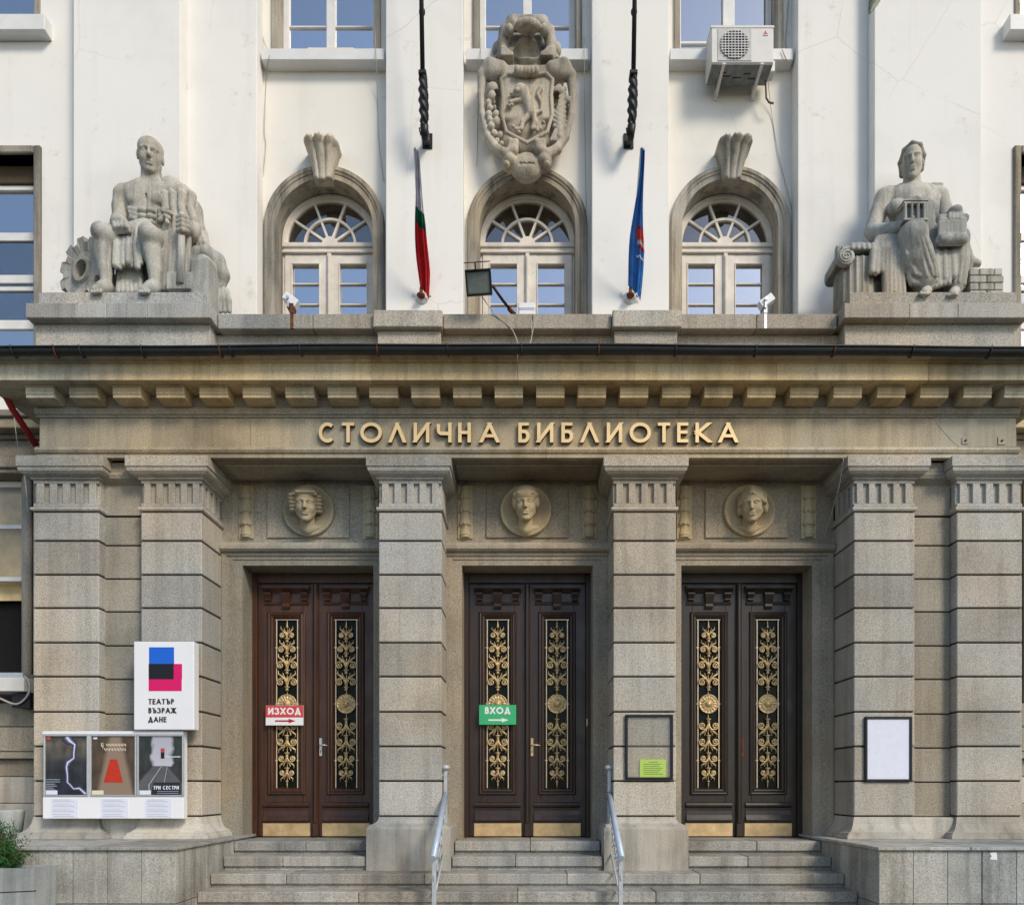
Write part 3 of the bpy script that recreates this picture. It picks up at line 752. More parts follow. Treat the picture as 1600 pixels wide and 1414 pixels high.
def plinth(sx):
    w = empty('plinth_wall', (sx*4.4, 7.6, -.98))
    tag(w, 'low granite clad wall left of the steps, under the poster case' if sx < 0 else 'low granite clad wall right of the steps with a torn white sticker', 'wall', 'stair side walls')
    xi, xo = 3.225, 5.75
    a, b = sorted((sx*(xi+.03), sx*xo)); bx('wall_core', a, b, 6.82, 8.9, -.97, .01, M['joint'], w)
    cuts = [xi-.025, 4.05, 4.72, xo+.02]
    for u, v in zip(cuts[:-1], cuts[1:]):
        a, b = sorted((sx*u, sx*v)); bx('cap_slab', a+.001, b-.001, 6.75, 8.9, .014, .045, M['cladding'], w, .006)
    n = 8; pw = (xo-xi)/n
    for z0, z1 in ((-.475, .010), (-.975, -.482)):
        for i in range(n):
            a, b = sorted((sx*(xi+i*pw+.0025), sx*(xi+(i+1)*pw-.0025)))
            bxs('cladding_panel', a, b, 6.78+.002*((i*7) % 3), 6.82, z0, z1, M['cladding'], w, .003)
        for i in range(6):
            a, b = sorted((sx*xi, sx*(xi+.04)))
            bxs('cladding_panel', a, b, 6.825+i*.30, 6.825+i*.30+.295, z0, z1, M['cladding'], w, .003)
    return w
plinth(-1); plinth(1)
# ------------------------------------------------------------------ doors
KD = .002355
def U_(zx): return (zx-314)*KD
def V_(zy): return (1375-zy)*KD

def spiral(cx, cz, r0, a0, turns, sgn, shrink=.30, n=20):
    return [(cx + r0*(1-(1-shrink)*i/n)*math.cos(a0+sgn*turns*2*PI*i/n), 0, cz + r0*(1-(1-shrink)*i/n)*math.sin(a0+sgn*turns*2*PI*i/n)) for i in range(n+1)]

def scroll_mesh(w, h, up):
    """gilt lyre ornament: two side volutes, two pointed wings and a small socket; up=False hangs upside down"""
    mb = MB(); g = 1 if up else -1
    q = lambda x, y, z: (x, y, z*g)
    for sx in (-1, 1):
        cx, cz, rv = w*.315, -.16*h, w*.175
        stem = [(0, 0, -.36*h), (w*.03, 0, -.12*h), (w*.12, 0, .06*h)]
        sp = spiral(cx, cz, rv, PI*.62, 1.55, -1, .22, 24)
        pts = stem + sp
        rr = [.0102]*len(stem) + [.0108-.0040*i/len(sp) for i in range(len(sp))]
        mb.tube([q(p[0]*sx, -.012, p[2]) for p in pts], rr, 6)
        e = sp[-1]
        mb.lathe([(.004, -.010), (.012, -.007), (.012, .004)], (e[0]*sx, -.012, e[2]*g), 8, axis='y')
        wing = [(w*.05, -.20*h), (w*.14, .08*h), (w*.30, .24*h), (w*.42, .34*h), (w*.40, .54*h)]
        rings = []
        for (x, z), wd in zip(wing, (.020, .055, .060, .040, .004)):
            rings.append([q((x-wd*w*.75)*sx, -.004, z+wd*w*.55), q(x*sx, -.020, z), q((x+wd*w*.75)*sx, -.004, z-wd*w*.55)])
        mb.loft(rings, False, False, True)
        mb.loft([[q((w*u-w*.022)*sx, -.006, h*z), q(w*u*sx, -.018, h*z), q((w*u+w*.022)*sx, -.006, h*z)] for u, z in ((.06, -.05), (.10, .14), (.17, .28), (.20, .40))], False, False, True)
    mb.loft([[q(-wd*w, -.008, z*h), q(0, -.026, z*h), q(wd*w, -.008, z*h)] for z, wd in ((-.40, .035), (-.25, .085), (-.05, .06), (.12, .02))], False, False, True)
    z0 = -.72*h*g - (.05 if not up else 0)
    mb.lathe([(.012, 0), (.028, .004), (.014, .014), (.020, .03), (.034, .042), (.030, .05), (.010, .052)], (0, -.004, -.66*h if up else .60*h-.05), 8)
    return mb

def leaf_blade(mb, a, b, w, bend):
    a, b = Vector(a), Vector(b); d = b-a; L = d.length or 1
    n = Vector((-d.z, 0, d.x)).normalized()
    rings = []
    for i in range(7):
        t = i/6
        c = a + d*t + n*(bend*.16*L*math.sin(PI*t)*(-1)) + Vector((0, -.010*math.sin(PI*t), 0))
        ww = w*math.sin(PI*min(1, t*.86+.10))*(1 + .18*(i % 2))
        rings.append([c - n*ww, c + Vector((0, -.008*math.sin(PI*t)-.001, 0)), c + n*ww])
    mb.loft(rings, False, False, True)

def rosette_mesh(r):
    mb = MB(); n = 64; rings = []
    for q, (rr, hh) in enumerate(((1, .0), (1.0, -.012), (.92, -.018), (.86, -.010), (.72, -.020), (.5, -.026), (.34, -.012), (.26, -.026), (.12, -.034), (.02, -.036))):
        ring = []
        for k in range(n):
            a = 2*PI*k/n
            pet = abs(math.cos(a*8)) if .3 < rr < .9 else 1
            ring.append((rr*r*math.cos(a), hh*(.35+.65*pet), rr*r*math.sin(a)))
        rings.append(ring)
    mb.loft(rings, True, True, True)
    return mb

GM = {}
def gold_mesh(kind, w=0, h=0):
    k = (kind, round(w, 4), round(h, 4))
    if k not in GM:
        mb = rosette_mesh(w) if kind == 'rosette' else scroll_mesh(w, h, kind == 'up')
        if kind == 'finial_up': pass
        GM[k] = mesh_of(mb, kind, M['gold'], (0, 0, 0))
    return GM[k]
def finial(up):
    k = ('finial', up)
    if k not in GM:
        mb = MB(); s = 1 if up else -1
        pr = [(.004, 0), (.004, .02), (.018, .026), (.020, .032), (.008, .042), (.010, .06), (.004, .09), (.003, .125)]
        mb.lathe([(r, s*h) for r, h in pr], (0, 0, 0), 8)
        GM[k] = mesh_of(mb, 'finial', M['gold'], (0, 0, 0))
    return GM[k]

def door_leaf(cx, wood_m, stile_side):
    W = M[wood_m]; Y0 = YD + .015            # front of stiles
    x0, x1 = cx-.338, cx+.338
    gx0, gx1, gz0, gz1 = cx-.195, cx+.195, V_(1150), V_(255)
    mb = MB()
    mb.box(x0, gx0, Y0, Y0+.06, 0.012, 3.0, .004); mb.box(gx1, x1, Y0, Y0+.06, 0.012, 3.0, .004)
    mb.box(gx0, gx1, Y0+.0005, Y0+.06, .012, gz0, .002); mb.box(gx0, gx1, Y0+.0005, Y0+.06, gz1, 3.0, .002)
    mb.box(x0+.01, x1-.01, Y0+.062, Y0+.08, 0.012, 3.0)
    d = build(mb, 'door_leaf', W, LIB)
    # moulding round the glazed panel
    pm = [(.030, -.005), (.026, .016), (.012, .026), (0, .022), (-.012, .028), (-.022, .016), (-.036, .012), (-.052, -.012), (-.060, -.030)]
    fr = []
    for (x, z, a, b) in ((gx0, gz0, -1, -1), (gx0, gz1, -1, 1), (gx1, gz1, 1, 1), (gx1, gz0, 1, -1), (gx0, gz0, -1, -1)):
        fr.append(((x, Y0, z), (a, 0, b), (0, -1, 0)))
    build(MB().sweep(pm, fr), 'panel_moulding', W, d)
    bx('door_pane', gx0+.01, gx1-.01, Y0+.045, Y0+.05, gz0+.01, gz1-.01, M['door_glass'], d)
    # gilt grille
    ax0, ax1, az0, az1 = cx+U_(245), cx+U_(383), V_(1131), V_(280)
    Yg = Y0 + .022
    for x in (ax0, ax1): bxs('grille_bar', x-.006, x+.006, Yg-.006, Yg+.006, az0, az1, M['gilt'], d)
    for x in (ax0+.038, ax1-.038): bxs('grille_bar', x-.0055, x+.0055, Yg-.006, Yg+.006, az0+.004, az1-.004, M['gilt'], d)
    for z in (az0, az1): bxs('grille_bar', ax0-.006, ax1+.006, Yg-.007, Yg+.005, z-.005, z+.005, M['gilt'], d)
    for zy in (420, 703, 988):
        for a, b in ((ax0-.012, ax0+.05), (ax1-.05, ax1+.012)): bxs('grille_tie', a, b, Yg-.005, Yg+.007, V_(zy)-.006, V_(zy)+.006, M['gilt'], d)
    bxs('spine_rod', cx-.004, cx+.004, Yg+.004, Yg+.012, az0+.01, az1-.01, M['gold'], d)
    for zy, w, h in ((350, 72, 66), (420, 88, 72), (497, 104, 84), (582, 104, 84)):
        obj(gold_mesh('up', w*KD, h*KD), 'scroll_ornament', d, (cx, Yg-.004, V_(zy)))
    for zy, w, h in ((828, 102, 84), (908, 102, 80), (990, 86, 70), (1060, 72, 60)):
        obj(gold_mesh('down', w*KD, h*KD), 'scroll_ornament', d, (cx, Yg-.004, V_(zy)))
    obj(gold_mesh('rosette', 49*KD), 'rosette', d, (cx, Yg-.004, V_(704)))
    obj(finial(True), 'finial', d, (cx, Yg-.004, V_(330))); obj(finial(False), 'finial', d, (cx, Yg-.004, V_(1080)))
    # little entablature with corbels at the head
    y = Y0
    build(MB().mould([(y+.002, V_(150)), (y-.012, V_(150)), (y-.020, V_(144)), (y-.045, V_(134)), (y-.06, V_(128)), (y-.06, V_(118)), (y-.05, V_(115)), (y+.002, V_(112))], cx-.278, cx+.278), 'door_cornice', W, d)
    build(MB().mould([(y+.002, V_(208)), (y-.016, V_(206)), (y-.020, V_(199)), (y-.012, V_(193)), (y+.002, V_(192))], cx-.262, cx+.262), 'door_fillet', W, d)
    for ox, ww, zb in ((-.215, .040, 190), (.215, .040, 190), (0, .052, 228)):
        zt, zm = V_(150), V_(zb)
        build(MB().loft([[(cx+ox-ww*k, y-e, z), (cx+ox+ww*k, y-e, z), (cx+ox+ww*k, y+.01, z), (cx+ox-ww*k, y+.01, z)] for e, z, k in
              ((.058, zt, 1.05), (.062, zt-.02, 1.05), (.050, zt-(zt-zm)*.35, .95), (.030, zt-(zt-zm)*.7, .82), (.034, zt-(zt-zm)*.85, .85), (.022, zm, .78))]), 'corbel', W, d)
    # apron and kick plate
    build(MB().mould([(y+.002, V_(1225)), (y-.022, V_(1222)), (y-.03, V_(1212)), (y-.022, V_(1203)), (y+.002, V_(1198))], cx-.272, cx+.272), 'apron_rail', W, d)
    build(MB().mould([(y+.002, V_(1296)), (y-.035, V_(1293)), (y-.036, V_(1286)), (y-.03, V_(1278)), (y-.014, V_(1262)), (y-.008, V_(1240)), (y-.010, V_(1226)), (y+.002, V_(1224))], cx-.268, cx+.268), 'apron_panel', W, d)
    bx('kick_plate', cx-.28, cx+.28, y-.008, y+.004, V_(1374)+.012, V_(1303), M['brass'], d, .002)
    return d

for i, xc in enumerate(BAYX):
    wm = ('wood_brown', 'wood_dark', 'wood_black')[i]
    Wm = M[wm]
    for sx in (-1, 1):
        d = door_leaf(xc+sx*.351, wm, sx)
        if sx == 1 and i < 2:
            hx, hz = xc+.055, V_(925)
            mb = MB().box(hx-.017, hx+.017, YD-.004, YD+.02, hz-.10, hz+.115, .004)
            mb.tube([(hx, YD-.002, hz+.03), (hx, YD-.05, hz+.03), (hx+.02, YD-.058, hz+.03), (hx+.095, YD-.055, hz+.024)], [.009, .009, .010, .008], 8)
            h = build(mb, 'door_handle', M['alu'] if i == 0 else M['brass'], d)
            bx('keyhole', hx-.005, hx+.005, YD-.0062, YD-.003, hz-.06, hz-.035, M['sign_black'], d)
        elif sx == 1:
            hx, hz = xc+.045, V_(925)
            bx('lock_plate', hx-.017, hx+.017, YD+.004, YD+.02, hz-.11, hz+.11, M['rust'], d, .003)
            bx('keyhole', hx-.006, hx+.006, YD+.002, YD+.006, hz-.012, hz+.012, M['sign_black'], d)
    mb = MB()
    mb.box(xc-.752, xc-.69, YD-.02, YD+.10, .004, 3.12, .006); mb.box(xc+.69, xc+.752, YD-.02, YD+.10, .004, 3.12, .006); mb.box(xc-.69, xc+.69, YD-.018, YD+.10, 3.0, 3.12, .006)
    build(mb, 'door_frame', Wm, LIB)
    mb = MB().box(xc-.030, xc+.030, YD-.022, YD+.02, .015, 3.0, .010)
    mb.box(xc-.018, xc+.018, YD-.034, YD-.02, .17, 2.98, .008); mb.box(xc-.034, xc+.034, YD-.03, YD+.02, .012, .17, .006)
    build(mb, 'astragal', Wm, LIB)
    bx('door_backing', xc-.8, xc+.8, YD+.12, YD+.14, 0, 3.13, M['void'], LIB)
pl = at(919.0, 1129, YD-.03)
bx('bell_plate', .695, .712, YD-.034, YD-.018, 1.31, 1.40, M['brass'], LIB, .003)
# ------------------------------------------------------------------ carved work: a small distance-field sculptor (union of rounded shapes, meshed as one skin)
class Clay:
    def __init__(s, lo, hi, h):
        s.h = h; s.lo = np.array(lo, np.float32)
        n = [int(math.ceil((hi[i]-lo[i])/h))+1 for i in range(3)]
        s.ax = [s.lo[i] + h*np.arange(n[i], dtype=np.float32) for i in range(3)]
        s.D = np.full(n, .3, np.float32)
    def _win(s, lo, hi, pad):
        sl = []
        for i in range(3):
            a = int(np.floor((lo[i]-pad-s.lo[i])/s.h)); b = int(np.ceil((hi[i]+pad-s.lo[i])/s.h))+1
            a = max(a, 0); b = min(b, s.D.shape[i])
            if b <= a: return None
            sl.append(slice(a, b))
        g = [s.ax[i][sl[i]] for i in range(3)]
        return tuple(sl), g[0][:, None, None], g[1][None, :, None], g[2][None, None, :]
    def _put(s, sl, d, k, cut):
        a = s.D[sl]
        if cut:
            d = -d
            if k > 0: hh = np.maximum(k-np.abs(a-d), 0)/k; s.D[sl] = np.maximum(a, d) + hh*hh*k*.25
            else: s.D[sl] = np.maximum(a, d)
        else:
            if k > 0: hh = np.maximum(k-np.abs(a-d), 0)/k; s.D[sl] = np.minimum(a, d) - hh*hh*k*.25
            else: s.D[sl] = np.minimum(a, d)
    def cap(s, a, b, r1, r2=None, k=.02, cut=False):
        a, b = np.array(a, np.float32), np.array(b, np.float32); r2 = r1 if r2 is None else r2
        R_ = max(r1, r2)
        w = s._win(np.minimum(a, b)-R_, np.maximum(a, b)+R_, k+2*s.h)
        if w is None: return s
        sl, x, y, z = w
        d = b-a; L2 = float(d@d) + 1e-12
        px, py, pz = x-a[0], y-a[1], z-a[2]
        t = np.clip((px*d[0]+py*d[1]+pz*d[2])/L2, 0, 1)
        dist = np.sqrt((px-t*d[0])**2+(py-t*d[1])**2+(pz-t*d[2])**2) - (r1+(r2-r1)*t)
        s._put(sl, dist, k, cut); return s
    def chain(s, pts, r, k=.02, cut=False):
        rr = r if isinstance(r, (list, tuple)) else [r]*len(pts)
        for i in range(len(pts)-1): s.cap(pts[i], pts[i+1], rr[i], rr[i+1], k, cut)
        return s
    def ell(s, c, r, k=.02, cut=False, rot=None):
        c = np.array(c, np.float32); r = np.array(r, np.float32); R_ = float(r.max())
        w = s._win(c-R_, c+R_, k+2*s.h)
        if w is None: return s
        sl, x, y, z = w
        p = [x-c[0], y-c[1], z-c[2]]
        if rot is not None:
            q = np.array(rot, np.float32)             # rows = local axes
            p = [q[i][0]*p[0]+q[i][1]*p[1]+q[i][2]*p[2] for i in range(3)]
        k0 = np.sqrt((p[0]/r[0])**2+(p[1]/r[1])**2+(p[2]/r[2])**2)
        k1 = np.sqrt((p[0]/r[0]**2)**2+(p[1]/r[1]**2)**2+(p[2]/r[2]**2)**2) + 1e-9
        s._put(sl, k0*(k0-1)/k1, k, cut); return s
    def box(s, c, hf, rd=.01, k=.01, cut=False, rot=None):
        c = np.array(c, np.float32); hf = np.array(hf, np.float32); R_ = float(np.linalg.norm(hf)) if rot is not None else hf
        w = s._win(c-R_, c+R_, k+2*s.h)
        if w is None: return s
        sl, x, y, z = w
        p = [x-c[0], y-c[1], z-c[2]]
        if rot is not None:
            q = np.array(rot, np.float32)
            p = [q[i][0]*p[0]+q[i][1]*p[1]+q[i][2]*p[2] for i in range(3)]
        q = [np.abs(p[i])-(hf[i]-rd) for i in range(3)]
        d = np.sqrt(np.maximum(q[0], 0)**2+np.maximum(q[1], 0)**2+np.maximum(q[2], 0)**2) + np.minimum(np.maximum(np.maximum(q[0], q[1]), q[2]), 0) - rd
        s._put(sl, d, k, cut); return s
    def rough(s, amp, seed=1):          # chisel wear: a few sine waves, world sized
        rs = np.random.RandomState(seed)
        x, y, z = s.ax[0][:, None, None], s.ax[1][None, :, None], s.ax[2][None, None, :]
        for f in (18, 31, 47):
            v = rs.normal(size=(2, 3)); v /= np.linalg.norm(v, axis=1)[:, None]
            s.D += (amp*18/f*np.sin(f*(v[0][0]*x+v[0][1]*y+v[0][2]*z)+rs.rand()*6)*np.sin(f*.8*(v[1][0]*x+v[1][1]*y+v[1][2]*z))).astype(np.float32)
        return s
    def mesh(s, name, mat, parent, cat=None):
        D = s.D; D[0] = D[-1] = .3; D[:, 0] = D[:, -1] = .3; D[:, :, 0] = D[:, :, -1] = .3
        S = D < 0
        c = np.zeros(tuple(q-1 for q in D.shape), np.int8)
        co = [(i, j, k) for i in (0, 1) for j in (0, 1) for k in (0, 1)]
        n = c.shape
        for i, j, k in co: c += S[i:i+n[0], j:j+n[1], k:k+n[2]]
        act = (c > 0) & (c < 8)
        ijk = np.argwhere(act)
        idx = np.full(n, -1, np.int32); idx[act] = np.arange(len(ijk))
        val = {q: D[ijk[:, 0]+q[0], ijk[:, 1]+q[1], ijk[:, 2]+q[2]] for q in co}
        acc = np.zeros((len(ijk), 3), np.float32); cnt = np.zeros(len(ijk), np.float32)
        for q in co:
            for ax in range(3):
                if q[ax]: continue
                q2 = list(q); q2[ax] = 1; q2 = tuple(q2)
                a, b = val[q], val[q2]; m = (a < 0) != (b < 0)
                t = np.where(m, a/np.where(m, a-b, 1), 0)
                p = np.tile(np.array(q, np.float32), (len(ijk), 1)); p[:, ax] += t
                acc[m] += p[m]; cnt[m] += 1
        V = s.lo + s.h*(ijk + acc/np.maximum(cnt, 1)[:, None])
        fs = []
        for ax in range(3):
            b1, b2 = (ax+1) % 3, (ax+2) % 3
            A = [slice(None)]*3; B = [slice(None)]*3
            A[ax] = slice(0, -1); B[ax] = slice(1, None)
            ch = S[tuple(A)] != S[tuple(B)]
            e = np.argwhere(ch)
            ok = (e[:, b1] > 0) & (e[:, b2] > 0) & (e[:, b1] < n[b1]) & (e[:, b2] < n[b2]); e = e[ok]
            def cell(d1, d2):
                f = e.copy(); f[:, b1] -= d1; f[:, b2] -= d2
                return idx[f[:, 0], f[:, 1], f[:, 2]]
            q = np.stack([cell(1, 1), cell(0, 1), cell(0, 0), cell(1, 0)], 1)
            inside = S[e[:, 0], e[:, 1], e[:, 2]]
            q[~inside] = q[~inside][:, ::-1]
            fs.append(q)
        Q = np.concatenate(fs); Q = Q[(Q >= 0).all(1)]
        lo, hi = V.min(0), V.max(0); org = np.array([(lo[0]+hi[0])/2, (lo[1]+hi[1])/2, lo[2]])
        me = bpy.data.meshes.new(name)
        me.vertices.add(len(V)); me.vertices.foreach_set('co', (V-org).astype(np.float32).ravel())
        me.loops.add(Q.size); me.loops.foreach_set('vertex_index', Q.astype(np.int32).ravel())
        me.polygons.add(len(Q)); me.polygons.foreach_set('loop_start', np.arange(0, Q.size, 4, dtype=np.int32))
        me.polygons.foreach_set('use_smooth', np.ones(len(Q), bool))
        me.materials.append(mat); me.update(calc_edges=True); me.validate()
        return obj(me, name, parent, Vector(org.tolist()))

def frame_of(yaw, pitch=0.0):
    """local axes x (right), y (back), z (up) of something that faces -Y, turned by yaw and tipped by pitch"""
    m = Matrix.Rotation(yaw, 3, 'Z') @ Matrix.Rotation(pitch, 3, 'X')
    return m
def head(cl, c, H, yaw=0.0, pitch=0.0, hair='short', k=.012, wide=1.0, hair_clay=None, nose=.88):
    """a face: skull, jaw, brow, nose, lids, lips, ears, hair; H = chin to crown"""
    m = frame_of(yaw, pitch); c = Vector(c)
    P = lambda x, y, z: c + m @ Vector((x*H*wide, y*H, z*H))
    rot = [list(m.col[i]) for i in range(3)]
    E = lambda p, r, kk=k, cut=False, t=cl: t.ell(P(*p), (r[0]*H*wide, r[1]*H, r[2]*H), kk, cut, rot)
    Cp = lambda a, b, r1, r2, kk=k, cut=False, t=cl: t.cap(P(*a), P(*b), r1*H, r2*H, kk, cut)
    E((0, .06, .13), (.335, .40, .365)); E((0, -.09, -.09), (.285, .27, .36), .03); E((0, -.16, -.31), (.17, .165, .15), .03)
    for s in (-1, 1):
        Cp((.05*s, -.335, .105), (.22*s, -.27, .095), .040, .035)                     # brow
        E((.15*s, -.215, -.11), (.10, .085, .11), .03)                                   # cheek bone
        Cp((.22*s, -.03, -.21), (.08*s, -.21, -.40), .08, .07, .03)                       # jaw line
        E((.33*s, .03, -.02), (.045, .09, .13), .01)                                     # ear
    Cp((0, -.35, .10), (0, -.35-.11*nose, -.095), .040*nose, .055*nose, .010); E((0, -.40, -.115), (.085*nose, .06*nose, .042), .010)
    for s in (-1, 1):
        E((.135*s, -.36, .040), (.092, .085, .055), .010, True)
        E((.135*s, -.275, .026), (.064, .055, .034), .004)
        Cp((.065*s, -.325, .060), (.20*s, -.285, .055), .015, .013, .006)                # upper lid
    Cp((-.07, -.352, -.220), (.07, -.352, -.220), .032, .032, .010)
    Cp((-.055, -.348, -.288), (.055, -.348, -.288), .034, .034, .012)
    Cp((-.10, -.392, -.254), (.10, -.392, -.254), .018, .018, .004, True)
    E((0, -.285, -.43), (.10, .08, .07), .03)
    t = hair_clay or cl
    if hair == 'short':
        E((0, .13, .23), (.352, .37, .29), .006, t=t); E((0, .16, .10), (.345, .30, .25), .006, t=t)
    elif hair == 'cap':
        E((0, .06, .24), (.40, .45, .29), .004, t=t); Cp((-.33, -.20, .25), (.33, -.20, .25), .05, .05, .01, t=t); Cp((-.22, -.31, .285), (.22, -.31, .285), .05, .05, .01, t=t)
        for s in (-1, 1): E((.34*s, -.02, .05), (.08, .14, .17), .02, t=t)
    elif hair == 'swept':
        E((0, .10, .20), (.40, .42, .34), .01, t=t)
        for s in (-1, 1):
            for q in range(4):
                Cp((.03*s, -.30+.06*q, .34+.05*q), (.37*s, -.08+.06*q, .05+.07*q), .06, .07, .004, t=t)
            E((.37*s, .08, -.08), (.10, .15, .20), .02, t=t)
    elif hair == 'wavy':
        E((0, .10, .22), (.40, .42, .33), .01, t=t)
        for s in (-1, 1):
            for q in range(5): E((.38*s, -.10+.04*q, .24-.10*q), (.12, .14, .070), .004, t=t)
        Cp((-.30, -.27, .27), (.32, -.27, .30), .05, .05, .004, t=t); Cp((-.24, -.33, .32), (.26, -.33, .35), .045, .045, .004, t=t)

# medallions over the doors
for i, (px, py, hair, yaw, pitch) in enumerate(((483, 789, 'wavy', .20, .24), (821.5, 788, 'cap', -.03, .24), (1170, 790, 'swept', -.34, .24))):
    Yd = 8.425; cx, cz = X(px, Yd), Z(799, Yd)
    md = empty('medallion', (cx, Yd, cz-.29), LIB)
    mb = MB(); n = 48
    mb.lathe([(.292, .02), (.292, -.035), (.283, -.046), (.262, -.044), (.235, -.024), (.12, -.010), (.004, -.008)], (cx, Yd, cz), n, axis='y')
    build(mb, 'medallion_disc', M['relief'], md)
    hc = (cx, Yd-.13, Z(py, 8.30)); H = .37
    cl = Clay((cx-.27, Yd-.40, cz-.32), (cx+.27, Yd+.02, cz+.34), .0060)
    head(cl, hc, H, yaw, pitch, hair)
    cl.cap((hc[0], Yd-.07, hc[2]-.10), (hc[0]-.005, Yd-.02, cz-.20), .080, .085, .03)
    cl.chain([(hc[0]-.13, Yd-.01, cz-.185), (hc[0], Yd-.045, cz-.235), (hc[0]+.13, Yd-.01, cz-.185)], .028, .03)
    cl.mesh('portrait_head', M['relief'], md)

# fluted keystones of the side arches
for xc, lean in ((-2.49, 0), (2.49, .02)):
    mb = MB(); rings = []
    z0, z1 = Z(271, 8.92), Z(212, 8.83)
    for i in range(14):
        t = i/13; z = z0 + (z1-z0)*t
        hw = .112 + .085*t**1.4 + (.012 if i > 11 else 0); pj = .13 + .14*t**1.8 + (.03 if i == 12 else 0)
        ring = []
        for k in range(25):
            u = -1+2*k/24
            lob = .045*abs(math.cos(u*PI*1.5))**.6*(.5+.5*t)
            ring.append((xc+lean*t+u*hw, YBAY - pj*(1-.30*abs(u)**3) - lob, z + .012*math.sin(k*2.1)*(t > .9) - .05*(1-abs(u))*(t < .1)))
        ring += [(xc+lean*t+hw, YBAY+.02, z), (xc+lean*t-hw, YBAY+.02, z)]
        rings.append(ring)
    mb.loft(rings, True, True, True)
    build(mb, 'keystone', M['statue'], LIB)

# coat of arms above the middle window
def ca(zx, zy, Y): return at(700+zx*.2122, zy*.2122, Y)
KC = .2122*8.9/F
CAO = empty('coat_of_arms', (X(823, 8.9), 9.08, Z(283, 8.9)), LIB)
S2 = 580
def both(f):
    for s in (-1, 1): f(s)
lo, hi = ca(190, 1400, 9.1), ca(990, 100, 8.6)
cl = Clay((lo.x, 8.55, lo.z-.05), (hi.x, 9.14, hi.z+.15), .0070)
# back plate
cl.ell(ca(580, 800, 9.02), (310*KC, .13, 330*KC), .03); cl.box(ca(580, 560, 9.03), (230*KC, .10, 170*KC), .05, .05); cl.box(ca(580, 330, 9.06), (185*KC, .10, 190*KC), .04, .04)
cl.ell(ca(580, 1060, 9.0), (200*KC, .12, 120*KC), .05)
def rim(s):
    f = lambda x, y, Y: ca(580+s*x, y, Y)
    cl.chain([f(185, 515, 8.86), f(270, 500, 8.86), f(325, 560, 8.88), f(337, 700, 8.90), f(328, 850, 8.90), f(285, 1010, 8.90), f(225, 1100, 8.86), f(150, 1140, 8.84), f(95, 1110, 8.82), f(85, 1060, 8.82), f(120, 1045, 8.82), f(125, 1085, 8.82)],
             [q*KC for q in (50, 55, 38, 26, 24, 28, 32, 34, 32, 26, 20, 16)], .02)
    cl.ell(f(235, 545, 8.86), (85*KC, .09, 55*KC), .03)
    cl.chain([f(255, 620, 8.90), f(215, 600, 8.88), f(180, 640, 8.90)], 16*KC, .01)
    cl.ell(f(250, 800, 8.97), (62*KC, .05, 200*KC), .02, True)                 # hollow behind the garland
both(rim)
# left: fruit garland, right: wheat plait
for j, (x, y, r) in enumerate(((330, 660, 44), (330, 720, 40), (300, 760, 24), (355, 765, 24), (310, 800, 26), (355, 800, 24), (300, 850, 28), (355, 850, 30), (310, 890, 26), (360, 905, 34), (320, 935, 28), (340, 985, 26), (385, 1000, 26), (360, 1040, 20), (395, 1060, 18))):
    cl.ell(ca(x, y, 8.86), (r*KC, r*KC*.9, r*KC), .008)
for j in range(9):
    y = 690 + j*34
    for s in (-1, 1): cl.cap(ca(820+4*j*.2, y, 8.84), ca(820+s*38, y-30, 8.87), 12*KC, 15*KC, .006)
cl.cap(ca(815, 660, 8.88), ca(825, 1010, 8.86), 30*KC, 26*KC, .02); cl.ell(ca(815, 670, 8.84), (40*KC, .04, 34*KC), .01); cl.ell(ca(878, 735, 8.87), (22*KC, .03, 26*KC), .01)
for j in range(5): cl.cap(ca(790+14*j, 960, 8.84), ca(760+22*j, 1035, 8.86), 9*KC, 13*KC, .006)
# shield: convex, notched top, pointed foot
for zx, w, y0, y1 in ((580, 185, 560, 900),):
    cl.box(ca(zx, 730, 8.92), (190*KC, .10, 205*KC), .04, .015)
cl.ell(ca(580, 860, 8.92), (182*KC, .115, 190*KC), .02)
def sh(s):
    f = lambda x, y, Y: ca(580+s*x, y, Y)
    cl.chain([f(0, 560, 8.80), f(140, 545, 8.81), f(190, 590, 8.82), f(178, 720, 8.82), f(186, 850, 8.82), f(150, 975, 8.82), f(0, 1055, 8.80)], 13*KC, .008)
    cl.cap(f(225, 700, 8.86), f(215, 800, 8.86), 28*KC, 20*KC, .0, True)
both(sh)
# lion rampant on the shield: body, mane, legs, tail, with a small scroll
L = lambda x, y, Y=8.80: ca(x, y, Y)
cl.chain([L(560, 690), L(590, 760), L(610, 840)], [44*KC, 36*KC, 32*KC], .015); cl.ell(L(535, 660, 8.79), (46*KC, .05, 40*KC), .012); cl.ell(L(505, 672, 8.77), (24*KC, .035, 17*KC), .01)
cl.chain([L(560, 740), L(500, 745), L(455, 755, 8.79)], [18*KC, 15*KC, 13*KC], .01); cl.chain([L(550, 710), L(490, 700), L(465, 690, 8.79)], [17*KC, 14*KC, 12*KC], .01)
cl.chain([L(600, 850), L(550, 900), L(540, 950), L(500, 955)], [24*KC, 18*KC, 13*KC, 14*KC], .01); cl.chain([L(625, 850), L(640, 900), L(620, 950), L(680, 950)], [24*KC, 18*KC, 14*KC, 14*KC], .01)
cl.chain([L(640, 840), L(685, 820), L(690, 760), L(660, 700), L(680, 655)], [14*KC, 11*KC, 10*KC, 11*KC, 20*KC], .01)
for x, y in ((445, 780), (470, 775), (480, 935), (520, 975), (660, 965), (700, 905), (600, 690)): cl.ell(L(x, y, 8.785), (15*KC, .022, 11*KC), .006)
